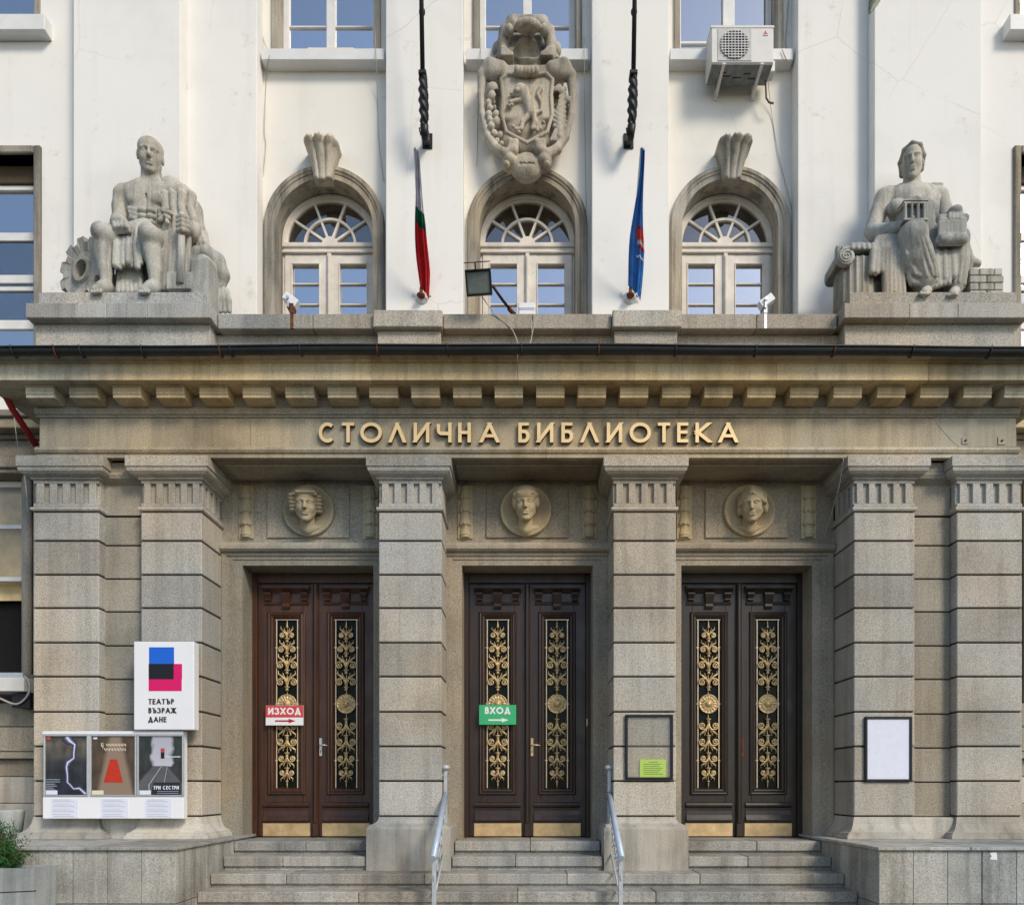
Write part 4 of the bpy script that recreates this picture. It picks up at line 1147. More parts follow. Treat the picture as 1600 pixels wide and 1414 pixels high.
# swag of leaves at the head of the shield
for j in range(6): cl.ell(ca(510+28*j, 520+8*math.sin(j*PI/5), 8.77), (24*KC, .045, 32*KC), .01)
# crown: side blocks, hood and hollow
both(lambda s: cl.box(ca(580+s*145, 440, 8.90), (48*KC, .11, 34*KC), .012, .006))
both(lambda s: cl.box(ca(580+s*145, 432, 8.80), (52*KC, .04, 7*KC), .004, .0, True))
cl.ell(ca(580, 400, 8.93), (95*KC, .14, 105*KC), .03)
both(lambda s: cl.chain([ca(580+s*180, 420, 8.86), ca(580+s*178, 330, 8.86), ca(580+s*160, 240, 8.84), ca(580+s*110, 180, 8.80)], [34*KC, 40*KC, 44*KC, 42*KC], .02))
both(lambda s: cl.ell(ca(580+s*215, 370, 8.93), (40*KC, .07, 50*KC), .01)); both(lambda s: cl.chain([ca(580+s*200, 410, 8.9), ca(580+s*250, 450, 8.92)], [22*KC, 14*KC], .01))
cl.cap(ca(480, 165, 8.84), ca(690, 165, 8.84), 55*KC, 55*KC, .03); cl.ell(ca(588, 195, 8.72), (95*KC, .09, 40*KC), .015)
both(lambda s: cl.ell(ca(580+s*130, 225, 8.76), (36*KC, .06, 36*KC), .015))
cl.ell(ca(580, 300, 8.74), (150*KC, .20, 66*KC), .015, True)
# shell boss over the keystone
cl.ell(ca(580, 1240, 8.92), (118*KC, .12, 100*KC), .02); both(lambda s: cl.ell(ca(580+s*125, 1205, 8.90), (58*KC, .12, 45*KC), .02)); both(lambda s: cl.ell(ca(580+s*150, 1215, 8.82), (24*KC, .05, 22*KC), .008))
for j in range(-5, 6):
    pts = []
    for i in range(7):
        dz = 75-150*i/6; dx = j*(6+2.6*i)
        q = 1-(dx/118)**2-(dz/100)**2
        if q > .04: pts.append(ca(580+dx, 1240-dz, 8.92-.12*math.sqrt(q)))
    if len(pts) > 1: cl.chain(pts, 4.2*KC, .003, True)
cl.rough(.0012, 3)
cl.mesh('carved_cartouche', M['statue'], CAO)
# ------------------------------------------------------------------ the two seated statues
def m1(zx, zy, Y): return at(zx*.2687, 180+zy*.2687, Y)
K1 = .2687*8.3/F
man = empty('seated_man_statue', (-4.35, 8.35, 5.968))
tag(man, 'grey stone statue of a seated bare chested man with a gear wheel', 'statue', 'seated statues on the portico')
cl = Clay((-5.32, 7.86, 5.90), (-3.42, 8.74, 8.02), .0095)
r = K1
# torso
cl.ell(m1(862, 610, 8.42), (112*r, .135, 110*r), .03); cl.ell(m1(862, 735, 8.46), (130*r, .17, 100*r), .03)
cl.ell(m1(862, 500, 8.44), (140*r, 85*r, 120*r), .04)
cl.cap(m1(735, 468, 8.45), m1(1010, 462, 8.45), 60*r, 62*r, .05)
cl.cap(m1(820, 430, 8.46), m1(930, 430, 8.46), 46*r, 46*r, .04)
for x in (800, 900): cl.ell(m1(x, 487, 8.335), (64*r, 26*r, 38*r), .014)
cl.cap(m1(850, 450, 8.30), m1(852, 640, 8.285), 5*r, 5*r, .012, True)
for y in (556, 592, 628):
    for x in (828, 878): cl.ell(m1(x, y, 8.292), (27*r, 22*r, 17*r), .007)
for q, y in enumerate((545, 570, 598)):
    cl.cap(m1(752+6*q, y, 8.33), m1(795, y+12, 8.31), 14*r, 12*r, .014); cl.cap(m1(965-4*q, y, 8.33), m1(925, y+12, 8.31), 14*r, 12*r, .014)
cl.cap(m1(886, 425, 8.44), m1(880, 340, 8.42), 60*r, 56*r, .03)
cl.cap(m1(850, 400, 8.40), m1(880, 445, 8.36), 16*r, 12*r, .02); cl.cap(m1(925, 395, 8.40), m1(888, 445, 8.36), 16*r, 12*r, .02)
head(cl, m1(874, 243, 8.36), 200*r, .36, .30, 'short', wide=1.0, k=.010)
# his right arm (left in the picture): upper arm, forearm coming forward, loose fist on the thigh
cl.chain([m1(722, 482, 8.45), m1(705, 540, 8.45), m1(700, 612, 8.42)], [60*r, 48*r, 44*r], .025)
cl.chain([m1(700, 612, 8.42), m1(692, 622, 8.28), m1(694, 628, 8.13)], [42*r, 42*r, 32*r], .02)
cl.ell(m1(695, 625, 8.09), (50*r, 40*r, 30*r), .02)
for q in range(4):
    x = 664 + q*21
    cl.chain([m1(x, 622, 8.055), m1(x+6, 650, 8.03), m1(x+14, 682, 8.07)], [14*r, 13.5*r, 11*r], .006)
cl.chain([m1(735, 628, 8.09), m1(752, 655, 8.06), m1(756, 680, 8.06)], [15*r, 14*r, 11*r], .006)
# his left arm (right): bent, hand closed round the handle
cl.chain([m1(1060, 480, 8.46), m1(1118, 560, 8.50), m1(1140, 660, 8.46)], [68*r, 58*r, 48*r], .025)
cl.chain([m1(1140, 660, 8.46), m1(1105, 690, 8.30), m1(1085, 655, 8.20)], [46*r, 42*r, 34*r], .02)
cl.ell(m1(1072, 640, 8.16), (38*r, 42*r, 52*r), .02)
for q in range(4):
    y = 592 + q*26
    cl.chain([m1(1088, y+6, 8.13), m1(1060, y, 8.075), m1(1034, y+4, 8.10)], [15*r, 15*r, 13*r], .006)
# legs
cl.chain([m1(800, 790, 8.48), m1(690, 735, 8.25), m1(592, 690, 8.04)], [90*r, 74*r, 55*r], .03)
cl.ell(m1(590, 680, 8.03), (52*r, 48*r, 46*r), .02)
cl.chain([m1(592, 690, 8.05), m1(602, 800, 8.10), m1(612, 900, 8.10), m1(618, 985, 8.10)], [50*r, 47*r, 36*r, 28*r], .02)
cl.ell(m1(608, 810, 8.15), (50*r, 48*r, 80*r), .03)
cl.chain([m1(620, 1000, 8.12), m1(600, 1005, 8.06), m1(560, 1020, 8.02)], [38*r, 36*r, 24*r], .015)
cl.chain([m1(895, 790, 8.48), m1(880, 735, 8.25), m1(868, 695, 8.02)], [92*r, 77*r, 56*r], .03)
cl.ell(m1(862, 685, 8.02), (52*r, 48*r, 46*r), .02)
cl.chain([m1(868, 695, 8.04), m1(885, 800, 8.09), m1(898, 900, 8.10), m1(900, 985, 8.10)], [52*r, 48*r, 37*r, 28*r], .02)
cl.ell(m1(888, 810, 8.14), (52*r, 48*r, 82*r), .03)
cl.chain([m1(900, 1000, 8.12), m1(880, 1005, 8.06), m1(838, 1020, 8.02)], [38*r, 36*r, 24*r], .015)
for bx0, s in ((560, 1), (838, 1)):
    for q in range(4): cl.cap(m1(bx0-20+q*16, 1018, 8.03), m1(bx0-26+q*16, 1030, 7.985), 9*r, 8*r, .005)
cl.rough(.0015, 5)
cl.mesh('body', M['statue'], man)
cl = Clay((-4.80, 7.92, 5.90), (-3.42, 8.74, 7.62), .0095)
# cloak over the shoulder, long vertical folds
for q, (dx, f, dy, e) in enumerate(((0, 1.15, 0, 40), (33, .7, .012, -30), (50, 1.05, -.01, 0), (84, .6, .015, -60), (104, 1.2, -.008, 20), (140, .75, .012, -20), (158, 1.05, 0, 30))):
    x = 955 + dx
    cl.chain([m1(x-dx*.25, 408+abs(q-2)*8, 8.44), m1(x+4, 470, 8.36+dy), m1(x+10-dx*.12, 540, 8.36+dy), m1(x+22-dx*.05, 610, 8.38+dy), m1(x+4+dx*.1, 690+e, 8.40+dy)], [20*r*f, 24*r*f, 21*r*f, 24*r*f, 18*r*f], .006)
cl.cap(m1(1000, 440, 8.48), m1(1060, 700, 8.52), 70*r, 80*r, .03)
cl.chain([m1(1135, 600, 8.52), m1(1160, 700, 8.52), m1(1190, 775, 8.46)], [40*r, 48*r, 34*r], .02)
for q in range(4): cl.chain([m1(1110+q*16, 650, 8.44), m1(1125+q*22, 740, 8.40), m1(1120+q*28, 800, 8.42)], [14*r, 17*r, 12*r], .003)
for q in range(3): cl.cap(m1(945+q*12, 560+q*26, 8.30), m1(990-q*8, 570+q*28, 8.30), 11*r, 13*r, .008)
# lap cloth
for q in range(7):
    x = 678 + q*23 + 5*math.sin(q*2.6); f = (1.2, .7, 1.0, 1.3, .65, 1.1, .8)[q]
    cl.chain([m1(x+14-q*3, 695-4*q, 8.13), m1(x+4*math.sin(q), 760, 8.10), m1(x-6+q*2, 872+16*math.sin(q*1.7), 8.10-.012*(f > 1))], [13*r*f, 18*r*f, 16*r*f], .003)
cl.box(m1(745, 790, 8.16), (70*r, .035, 85*r), .02, .02)
cl.cap(m1(760, 700, 8.25), m1(850, 660, 8.30), 60*r, 50*r, .03)
for q in range(6): cl.chain([m1(700+q*22, 880, 8.20), m1(696+q*24, 960, 8.22), m1(690+q*26, 1028, 8.18)], [15*r, 17*r, 16*r], .003)
# fall of cloth beside the left leg
for q in range(7):
    x = 940 + q*24
    cl.chain([m1(x+10, 700-6*q, 8.26), m1(x+8, 800, 8.24), m1(x, 920, 8.22), m1(x-10+q*3, 1015, 8.20)], [19*r, 21*r, 19*r, 16*r], .004)
cl.box(m1(990, 860, 8.32), (75*r, .08, 150*r), .03, .02)
cl.rough(.0015, 6)
cl.mesh('drapery', M['statue'], man)
bx('seat_block', X(690*.2687, 8.4), X(1215*.2687, 8.4), 8.32, 8.68, 5.969, 6.62, M['statue'], man, .02)
# gear wheel
gc = m1(515, 925, 8.34); NT_ = 10; poly = []
for q in range(NT_):
    a0 = 2*PI*q/NT_ + .1
    for da, rr in ((0, .290), (.05, .350), (.36, .350), (.41, .290)): poly.append((rr*math.cos(a0+da), rr*math.sin(a0+da)))
mg = MB(); yw = R(24)
def gr(p, y): x = p[0]; return (gc.x + x*math.cos(yw) + y*math.sin(yw), gc.y - x*math.sin(yw) + y*math.cos(yw), gc.z + p[1])
n = len(poly); hole = [(.10*math.cos(2*PI*q/n+.1), .10*math.sin(2*PI*q/n+.1)) for q in range(n)]; mid = [(.20*math.cos(2*PI*q/n+.1), .20*math.sin(2*PI*q/n+.1)) for q in range(n)]
mg.loft([[gr(p, -.10) for p in hole], [gr(p, -.10) for p in [(x*1.3, z*1.3) for x, z in hole]], [gr(p, -.07) for p in [(x*1.45, z*1.45) for x, z in hole]], [gr(p, -.07) for p in mid], [gr(p, -.10) for p in poly], [gr(p, .10) for p in poly], [gr(p, .10) for p in hole], [gr(p, -.10) for p in hole]], True, False)
build(mg, 'gear_wheel', M['statue'], man)
# tool handle, anvil block, upright stone and horn
build(MB().tube([m1(1056, 690, 8.12), m1(1054, 830, 8.10), m1(1050, 985, 8.08)], [.036, .038, .046], 12).tube([m1(1060, 575, 8.12), m1(1058, 592, 8.12)], .034, 12), 'tool_handle', M['statue'], man)
cl = Clay((-3.95, 7.94, 5.72), (-3.32, 8.72, 6.72), .0095)
a, b = m1(1055, 990, 8.12), m1(1055, 990, 8.12)
cl.box(m1(1055, 992, 8.16), (78*r, .09, 50*r), .015, .01)
cl.box((m1(1178, 985, 8.16).x, 8.22, 6.10), (60*r, .14, .30), .05, .01)
cl.cap((m1(1178, 985, 8.16).x, 8.19, 6.36), (m1(1178, 985, 8.16).x, 8.3, 6.36), 58*r, 58*r, .01)
cl.chain([m1(1105, 935, 8.30), m1(1110, 860, 8.30), m1(1150, 810, 8.30), m1(1205, 805, 8.30), m1(1262, 850, 8.32), m1(1290, 930, 8.34), m1(1285, 990, 8.36)], [30*r, 36*r, 38*r, 42*r, 46*r, 44*r, 30*r], .02)
for q in range(4): cl.chain([m1(1262+q*18, 1000+q*8, 8.36), m1(1262+q*22, 1080, 8.34), m1(1256+q*26, 1140, 8.34)], [16*r, 19*r, 14*r], .008)
cl.rough(.0015, 8)
cl.mesh('anvil_group', M['statue'], man)

def w1(zx, zy, Y): return at(1240+zx*.2405, 200+zy*.2405, Y)
K2 = .2405*8.3/F; r = K2
wom = empty('seated_woman_statue', (4.35, 8.35, 5.968))
tag(wom, 'grey stone statue of a seated draped woman holding a small temple and a scroll', 'statue', 'seated statues on the portico')
cl = Clay((3.62, 7.88, 5.90), (5.05, 8.74, 7.98), .0095)
cl.ell(w1(765, 500, 8.44), (165*r, 100*r, 130*r), .04); cl.cap(w1(770, 600, 8.42), w1(775, 740, 8.46), 130*r, 150*r, .04)
cl.cap(w1(610, 455, 8.46), w1(925, 448, 8.46), 62*r, 62*r, .05); cl.cap(w1(700, 420, 8.46), w1(850, 420, 8.46), 48*r, 48*r, .04)
cl.ell(w1(668, 518, 8.325), (60*r, 46*r, 50*r), .025); cl.ell(w1(880, 524, 8.325), (62*r, 46*r, 52*r), .025)
cl.cap(w1(768, 420, 8.44), w1(768, 340, 8.42), 58*r, 54*r, .03)
head(cl, w1(768, 226, 8.36), 216*r, -.44, .30, 'none', wide=.90, k=.012, nose=.72)
# right arm (left in the picture): elbow on the capital, forearm across to the temple
cl.chain([w1(590, 462, 8.46), w1(548, 560, 8.44), w1(505, 672, 8.38)], [66*r, 54*r, 46*r], .025)
cl.chain([w1(530, 685, 8.36), w1(610, 672, 8.24), w1(700, 640, 8.12)], [52*r, 46*r, 32*r], .02)
cl.ell(w1(735, 622, 8.09), (40*r, 32*r, 22*r), .015)
for q in range(4): cl.chain([w1(742+q*4, 606+q*9, 8.06), w1(780+q*6, 604+q*8, 8.04), w1(815-q*4, 606+q*7, 8.05)], [11*r, 10.5*r, 9*r], .005)
cl.chain([w1(735, 612, 8.06), w1(760, 590, 8.04), w1(784, 578, 8.04)], [12*r, 11*r, 9*r], .005)
# left arm (right): hand laid over the scroll
cl.chain([w1(945, 462, 8.46), w1(968, 530, 8.46), w1(985, 600, 8.42)], [60*r, 52*r, 44*r], .025)
cl.chain([w1(985, 600, 8.42), w1(1020, 585, 8.25), w1(1045, 560, 8.10)], [44*r, 40*r, 32*r], .02)
cl.ell(w1(1046, 548, 8.07), (46*r, 44*r, 34*r), .015)
for q in range(4): cl.chain([w1(1012+q*23, 560, 8.035), w1(1008+q*22, 590, 8.01), w1(1004+q*21, 616, 8.03)], [13*r, 12.5*r, 10*r], .005)
cl.chain([w1(1085, 550, 8.07), w1(1098, 575, 8.05), w1(1095, 598, 8.04)], [13*r, 12*r, 10*r], .005)
# feet
for x, yy in ((850, 1072), (1030, 1086)):
    cl.chain([w1(x+15, yy-18, 8.12), w1(x, yy, 8.02)], [34*r, 26*r], .02)
    for q in range(4): cl.cap(w1(x-26+q*18, yy, 8.03), w1(x-24+q*19, yy+8, 7.985), 9.5*r, 8*r, .005)
cl.rough(.0013, 11)
body = cl.mesh('body', M['statue'], wom)
cl = Clay((4.05, 8.05, 7.40), (4.75, 8.74, 8.02), .008)
hc = w1(768, 226, 8.36); mm = frame_of(-.44, .30); HH = 216*r
Pq = lambda x, y, z: hc + mm @ Vector((x*HH*.86, y*HH, z*HH)); rt = [list(mm.col[i]) for i in range(3)]
cl.ell(Pq(0, .13, .16), (.385*HH*.86, .42*HH, .37*HH), .01, False, rt)
cl.ell(Pq(0, -.30, -.02), (.285*HH*.86, .36*HH, .36*HH), .006, True, rt)
for s in (-1, 1):
    cl.chain([Pq(.02*s, -.22, .44), Pq(.26*s, -.16, .33), Pq(.38*s, -.02, .08), Pq(.34*s, .10, -.22)], [.04*HH, .05*HH, .055*HH, .04*HH], .02)
cl.chain([Pq(-.28, .16, -.2), Pq(0, .36, -.22), Pq(.28, .16, -.2)], .08*HH, .03)
cl.mesh('hair', M['statue'], wom)
# dress: lap, knees, long folds to the hem
cl = Clay((3.70, 7.90, 5.92), (5.10, 8.74, 7.52), .0095)
cl.chain([w1(720, 760, 8.50), w1(750, 715, 8.25), w1(775, 705, 8.06)], [110*r, 100*r, 84*r], .03)
cl.chain([w1(775, 705, 8.06), w1(790, 860, 8.10), w1(850, 1000, 8.13)], [86*r, 84*r, 78*r], .03)
cl.chain([w1(860, 760, 8.50), w1(960, 735, 8.30), w1(1060, 735, 8.14)], [110*r, 95*r, 72*r], .03)
cl.chain([w1(1060, 735, 8.14), w1(1065, 880, 8.16), w1(1040, 1040, 8.18)], [70*r, 66*r, 58*r], .03)
cl.box(w1(915, 850, 8.20), (150*r, .09, 165*r), .05, .04)
for q in range(9):                                                    # pleats between the knees
    x = 800 + q*28
    f = (1.1, .7, 1.2, .8, 1.15, .65, 1.0, .8, 1.1)[q]
    cl.chain([w1(x+18, 715, 8.13), w1(x+14-q, 850, 8.065), w1(x+4+q, 1000-10*abs(q-4), 8.07)], [14*r*f, 20*r*f, 22*r*f], .004)
for q in range(4): cl.chain([w1(730+q*8, 800+q*30, 8.03), w1(790+q*26, 950+q*10, 8.03), w1(900+q*26, 1005+q*6, 8.08)], [8*r, 11*r, 9*r], .004)
for q in range(9): cl.chain([w1(742+q*30, 900+q*8, 8.10), w1(756+q*31, 985-abs(q-4)*3, 8.08), w1(770+q*29, 1035-abs(q-4)*7, 8.08)], [14*r, 20*r, 21*r], .004)
for q in range(5): cl.chain([w1(712+q*30, 700+q*2, 8.02+.012*abs(q-2)), w1(735+q*26, 820, 8.02), w1(770+q*26, 940, 8.05)], [7*r, 10*r, 9*r], .005)
def folds(c, P0, P1, R0, R1, n, rad, a0=-80, a1=80, sway=.02, k=.004):
    for q in range(n):
        an = R(a0+(a1-a0)*q/(n-1)); pts = []
        for i in range(6):
            t = i/5; C = P0.lerp(P1, t); Rr = R0+(R1-R0)*t
            w = an + sway*math.sin(t*5+q*2.3)*3
            pts.append(C + Vector((Rr*math.sin(w), -Rr*math.cos(w), 0)))
        c.chain(pts, [rad*.6, rad*.9, rad, rad, rad*.95, rad*(.8+.2*math.sin(q*3))], k)
folds(cl, w1(780, 760, 8.08), w1(855, 1015, 8.14), 82*r, 80*r, 9, 15*r)
folds(cl, w1(1062, 790, 8.16), w1(1040, 1045, 8.19), 66*r, 60*r, 7, 13*r)
for q in range(6): cl.chain([w1(700+q*30, 668+abs(q-2)*8, 8.30), w1(715+q*24, 690, 8.10-.02*(q in (2, 3))), w1(728+q*22, 740, 8.0+.014*abs(q-2.5))], [10*r, 12*r, 10*r], .005)

for q in range(8):                                                    # heavy folds over the seat on the left
    x = 512 + q*27; zb = 935 if q < 3 else 1078
    cl.chain([w1(x+36-q*2, 725-q*7, 8.20), w1(x+6, 800, 8.13), w1(x, (800+zb)/2, 8.12), w1(x-4+q*2, zb+8*math.sin(q*2.2), 8.11)], [20*r, 23*r, 21*r, 19*r], .004)
cl.box(w1(620, 850, 8.28), (110*r, .12, 110*r), .04, .03); cl.box(w1(650, 990, 8.26), (60*r, .10, 90*r), .03, .03)
for q in range(5): cl.chain([w1(1075+q*14, 740+q*16, 8.16), w1(1092+q*14, 880, 8.20), w1(1085+q*14, 1030+q*8, 8.22)], [13*r, 16*r, 12*r], .004)
cl.chain([w1(1110, 800, 8.30), w1(1140, 870, 8.34), w1(1230, 890, 8.32)], [40*r, 34*r, 16*r], .02)
# bodice strap and folds over the covered breast
for q in range(6): cl.chain([w1(890+q*13, 395+q*4, 8.42), w1(868+q*14, 470, 8.32), w1(858+q*14, 560, 8.29), w1(850+q*15, 650, 8.32)], [10*r, 13*r, 14*r, 13*r], .004)
cl.box(w1(918, 400, 8.44), (40*r, .06, 22*r), .015, .01)
cl.rough(.0014, 12)
cl.mesh('dress', M['statue'], wom)
bx('seat_block', w1(560, 0, 8.4).x, w1(1090, 0, 8.4).x, 8.34, 8.68, 5.969, 6.60, M['statue'], wom, .02)
# the little temple
tp = empty('temple_model', w1(780, 612, 8.06), wom)
a, b = w1(708, 612, 8.04), w1(852, 492, 8.04); tx0, tx1, tz0, tz1 = a.x, b.x, a.z, b.z
bx('temple_base', tx0-.012, tx1+.012, 7.99, 8.12, tz0-.014, tz0+.008, M['statue'], tp, .003)
bx('temple_cella', tx0+.02, tx1-.02, 8.045, 8.11, tz0+.01, tz1-.03, M['statue'], tp)
for q in range(4):
    x = tx0+.018 + (tx1-tx0-.036)*q/3
    build(MB().lathe([(.021, 0), (.018, .02), (.016, tz1-tz0-.055), (.022, tz1-tz0-.035)], (x, 8.02, tz0+.006), 10), 'temple_column', M['statue'], tp)
bx('temple_architrave', tx0-.006, tx1+.006, 7.998, 8.115, tz1-.032, tz1-.004, M['statue'], tp, .003)
build(MB().prism([(tx0-.016, tz1-.004), (tx1+.016, tz1-.004), ((tx0+tx1)/2, tz1+.048)], 7.99, 8.118), 'temple_pediment', M['statue'], tp)
# scroll: roller and hanging sheet
cl = Clay((4.36, 7.86, 6.32), (4.92, 8.30, 7.20), .008)
cl.cap(w1(950, 592, 8.07), w1(1112, 588, 8.07), 25*r, 25*r, .005)
cl.box(w1(1030, 675, 7.985), (90*r, .018, 68*r), .012, .012); cl.cap(w1(962, 728, 7.99), w1(1096, 726, 7.99), 34*r, 34*r, .02)
cl.cap(w1(955, 608, 8.03), w1(1108, 606, 8.03), 20*r, 20*r, .02)
cl.mesh('scroll', M['statue'], wom)
# fluted column with an ionic capital, and the lyre hung beside it
cxx = w1(400, 0, 8.34).x
rings = []
for z, rr in ((5.775, .235), (5.9, .228), (6.2, .222), (6.42, .218), (6.45, .222)):
    rings.append([(cxx+(rr-.016*abs(math.sin(10*2*PI*k/120)))*math.cos(2*PI*k/120), 8.36+(rr-.016*abs(math.sin(10*2*PI*k/120)))*math.sin(2*PI*k/120), z) for k in range(120)])
build(MB().loft(rings, True, True, False), 'column_shaft', M['statue'], wom)
cl = Clay((cxx-.36, 8.02, 6.38), (cxx+.34, 8.72, 6.98), .008)
zc_ = w1(350, 825, 8.12).z
cl.box((cxx, 8.36, zc_+.085), (.245, .24, .022), .01, .004)
cl.cap((cxx-.15, 8.36, zc_-.02), (cxx+.15, 8.36, zc_-.02), .12, .12, .02)
for s in (-1, 1):
    cl.cap((cxx+s*.19, 8.24, zc_-.005), (cxx+s*.19, 8.50, zc_-.005), .088, .088, .012)
    vm = MB().lathe([(.092, .06), (.092, 0), (.084, -.006), (.01, -.006)], (cxx+s*.19, 8.13, zc_-.005), 28, axis='y')
    build(vm, 'volute', M['statue'], wom)
    build(MB().tube([(cxx+s*.19+s*.080*(1-t/40)*math.cos(PI/2-t*.42), 8.122, zc_-.005+.080*(1-t/40)*math.sin(PI/2-t*.42)) for t in range(36)], .0105, 6), 'volute_scroll', M['statue'], wom)
for q in range(5): cl.ell((cxx-.08+q*.04, 8.20, zc_+.0), (.017, .04, .035), .004)
for q in range(5): cl.chain([(cxx-.10+q*.05, 8.24, zc_+.20-abs(q-2)*.02), (cxx-.12+q*.055, 8.14, zc_+.115), (cxx-.13+q*.06, 8.12, zc_+.07)], [.03, .028, .018], .01)
cl.mesh('column_capital', M['statue'], wom)
cl = Clay((3.48, 8.15, 5.95), (3.98, 8.70, 6.72), .009)
cl.chain([w1(285, 790, 8.36), w1(262, 870, 8.36), w1(215, 960, 8.38)], [22*r, 26*r, 34*r], .02); cl.ell(w1(212, 1005, 8.40), (46*r, .09, 62*r), .02); cl.ell(w1(206, 1010, 8.31), (26*r, .04, 38*r), .01, True)
cl.chain([w1(270, 860, 8.30), w1(250, 960, 8.30), w1(265, 1010, 8.34)], [10*r, 12*r, 9*r], .008)
cl.mesh('lyre', M['statue'], wom)
# brick pile
for row in range(4):
    z0 = 5.97 + row*.082
    xs = [4.86, 5.05, 5.24] if row % 2 == 0 else [4.86, 4.965, 5.13, 5.225]
    if row == 1: xs[-1] = 5.235
    for a, b in zip(xs[:-1], xs[1:]):
        bx('brick', a+.003, b-.003, 8.12, 8.36, z0, z0+.077, M['statue'], wom, .008)
# ------------------------------------------------------------------ things fixed to the facade
# air conditioner
ac = empty('air_conditioner', (X(1160, 8.85), 9.0, 9.16))
tag(ac, 'white outdoor air conditioning unit with round fan grille on brackets below the right upper window', 'air conditioner')
ax0, ax1, az0, az1 = X(1111, 8.72), X(1209, 8.72), Z(99, 8.72), Z(41, 8.72)
body = build(MB().box(ax0, ax1, 8.72, 9.0, az0, az1, .012), 'casing', M['ac_white'], ac)
bx('casing_lid', ax0-.006, ax1+.006, 8.714, 9.004, az1-.03, az1+.006, M['ac_white'], ac, .006)
bx('base_pan', ax0+.01, ax1-.01, 8.73, 8.99, az0-.014, az0, M['ac_grey'], ac, .004)
for q, (u, v) in enumerate(((.22, .35), (.30, .52), (.48, .60), (.62, .40), (.72, .66))):
    x = ax0+(ax1-ax0)*u; y = 8.74+.24*v
    bx('pan_slot', x-.04-.01*q % .03, x+.045, y-.006, y+.006, az0-.018, az0-.012, M['black_iron'], ac)
fcx, fcz, fr_ = X(1148, 8.71), Z(70, 8.71), .172
bx('grille_panel', fcx-.20, fcx+.20, 8.713, 8.73, az0+.02, az1-.035, M['grille'], ac, .004)
build(MB().lathe([(fr_, 0), (fr_, -.003)], (fcx, 8.712, fcz), 40, axis='y'), 'fan_opening', M['ac_grey'], ac)
mb = MB()
for q in range(4):
    a = q*PI/2+.4
    mb.add([(fcx+.03*math.cos(a), 8.7075, fcz+.03*math.sin(a)), (fcx+.15*math.cos(a+.1), 8.7055, fcz+.15*math.sin(a+.1)), (fcx+.15*math.cos(a+.9), 8.7085, fcz+.15*math.sin(a+.9)), (fcx+.04*math.cos(a+1.2), 8.7085, fcz+.04*math.sin(a+1.2))], [(0, 1, 2, 3)])
build(mb, 'fan_blades', M['black_iron'], ac)
for q in range(-5, 6):
    z = fcz+q*.031; w = math.sqrt(max(.0, fr_**2-(q*.031)**2))
    bxs('grille_wire', fcx-w-.004, fcx+w+.004, 8.697, 8.703, z-.0035, z+.0035, M['frame_white'], ac)
for q in range(-4, 5):
    x = fcx+q*.038; w = math.sqrt(max(.0, fr_**2-(q*.038)**2))+.004
    bxs('grille_wire', x-.003, x+.003, 8.694, 8.698, fcz-w, fcz+w, M['frame_white'], ac)
lx, lz = X(1196, 8.72), Z(52, 8.72); s = .024
lg = empty('maker_logo', (lx, 8.718, lz), ac)
for q in range(3):
    a = PI/2 + q*2*PI/3
    d = Vector((math.cos(a), 0, math.sin(a))); n = Vector((-d.z, 0, d.x))
    pts = [Vector((lx, 0, lz)), Vector((lx, 0, lz))+d*s*.58+n*s*.36, Vector((lx, 0, lz))+d*s*1.16, Vector((lx, 0, lz))+d*s*.58-n*s*.36]
    build(MB().prism([(p.x, p.z) for p in pts], 8.7165, 8.7205), 'logo_diamond', M['sign_red'], lg)
bx('logo_text', lx-.028, lx+.028, 8.7165, 8.7205, lz-.036, lz-.028, M['ac_grey'], lg)
for px in (1128, 1187):
    x = X(px, 8.8)
    mb = MB().box(x-.018, x+.018, 8.70, 9.09, az0-.034, az0-.015, .002)
    mb.box(x-.02, x+.02, 9.075, 9.098, az0-.10, az0+.1, .002)
    mb.loft([[(x-.014, 8.80, az0-.036), (x+.014, 8.80, az0-.036), (x+.014, 8.81, az0-.030), (x-.014, 8.81, az0-.030)], [(x-.014, 9.07, az0-.09), (x+.014, 9.07, az0-.09), (x+.014, 9.078, az0-.08), (x-.014, 9.078, az0-.08)]])
    build(mb, 'bracket', M['ac_white'], ac)
build(MB().tube([(ax1-.03, 8.93, az0-.01), (ax1-.015, 8.96, az0-.10), (ax1-.005, 8.98, az0-.17), (ax1+.03, 8.98, az0-.225), (ax1+.085, 8.98, az0-.235)], .011, 8), 'drain_hose', M['cable_dark'], ac)
bx('pipe_cover', ax1+.002, ax1+.06, 8.85, 8.98, az0+.03, az0+.16, M['ac_white'], ac, .006)

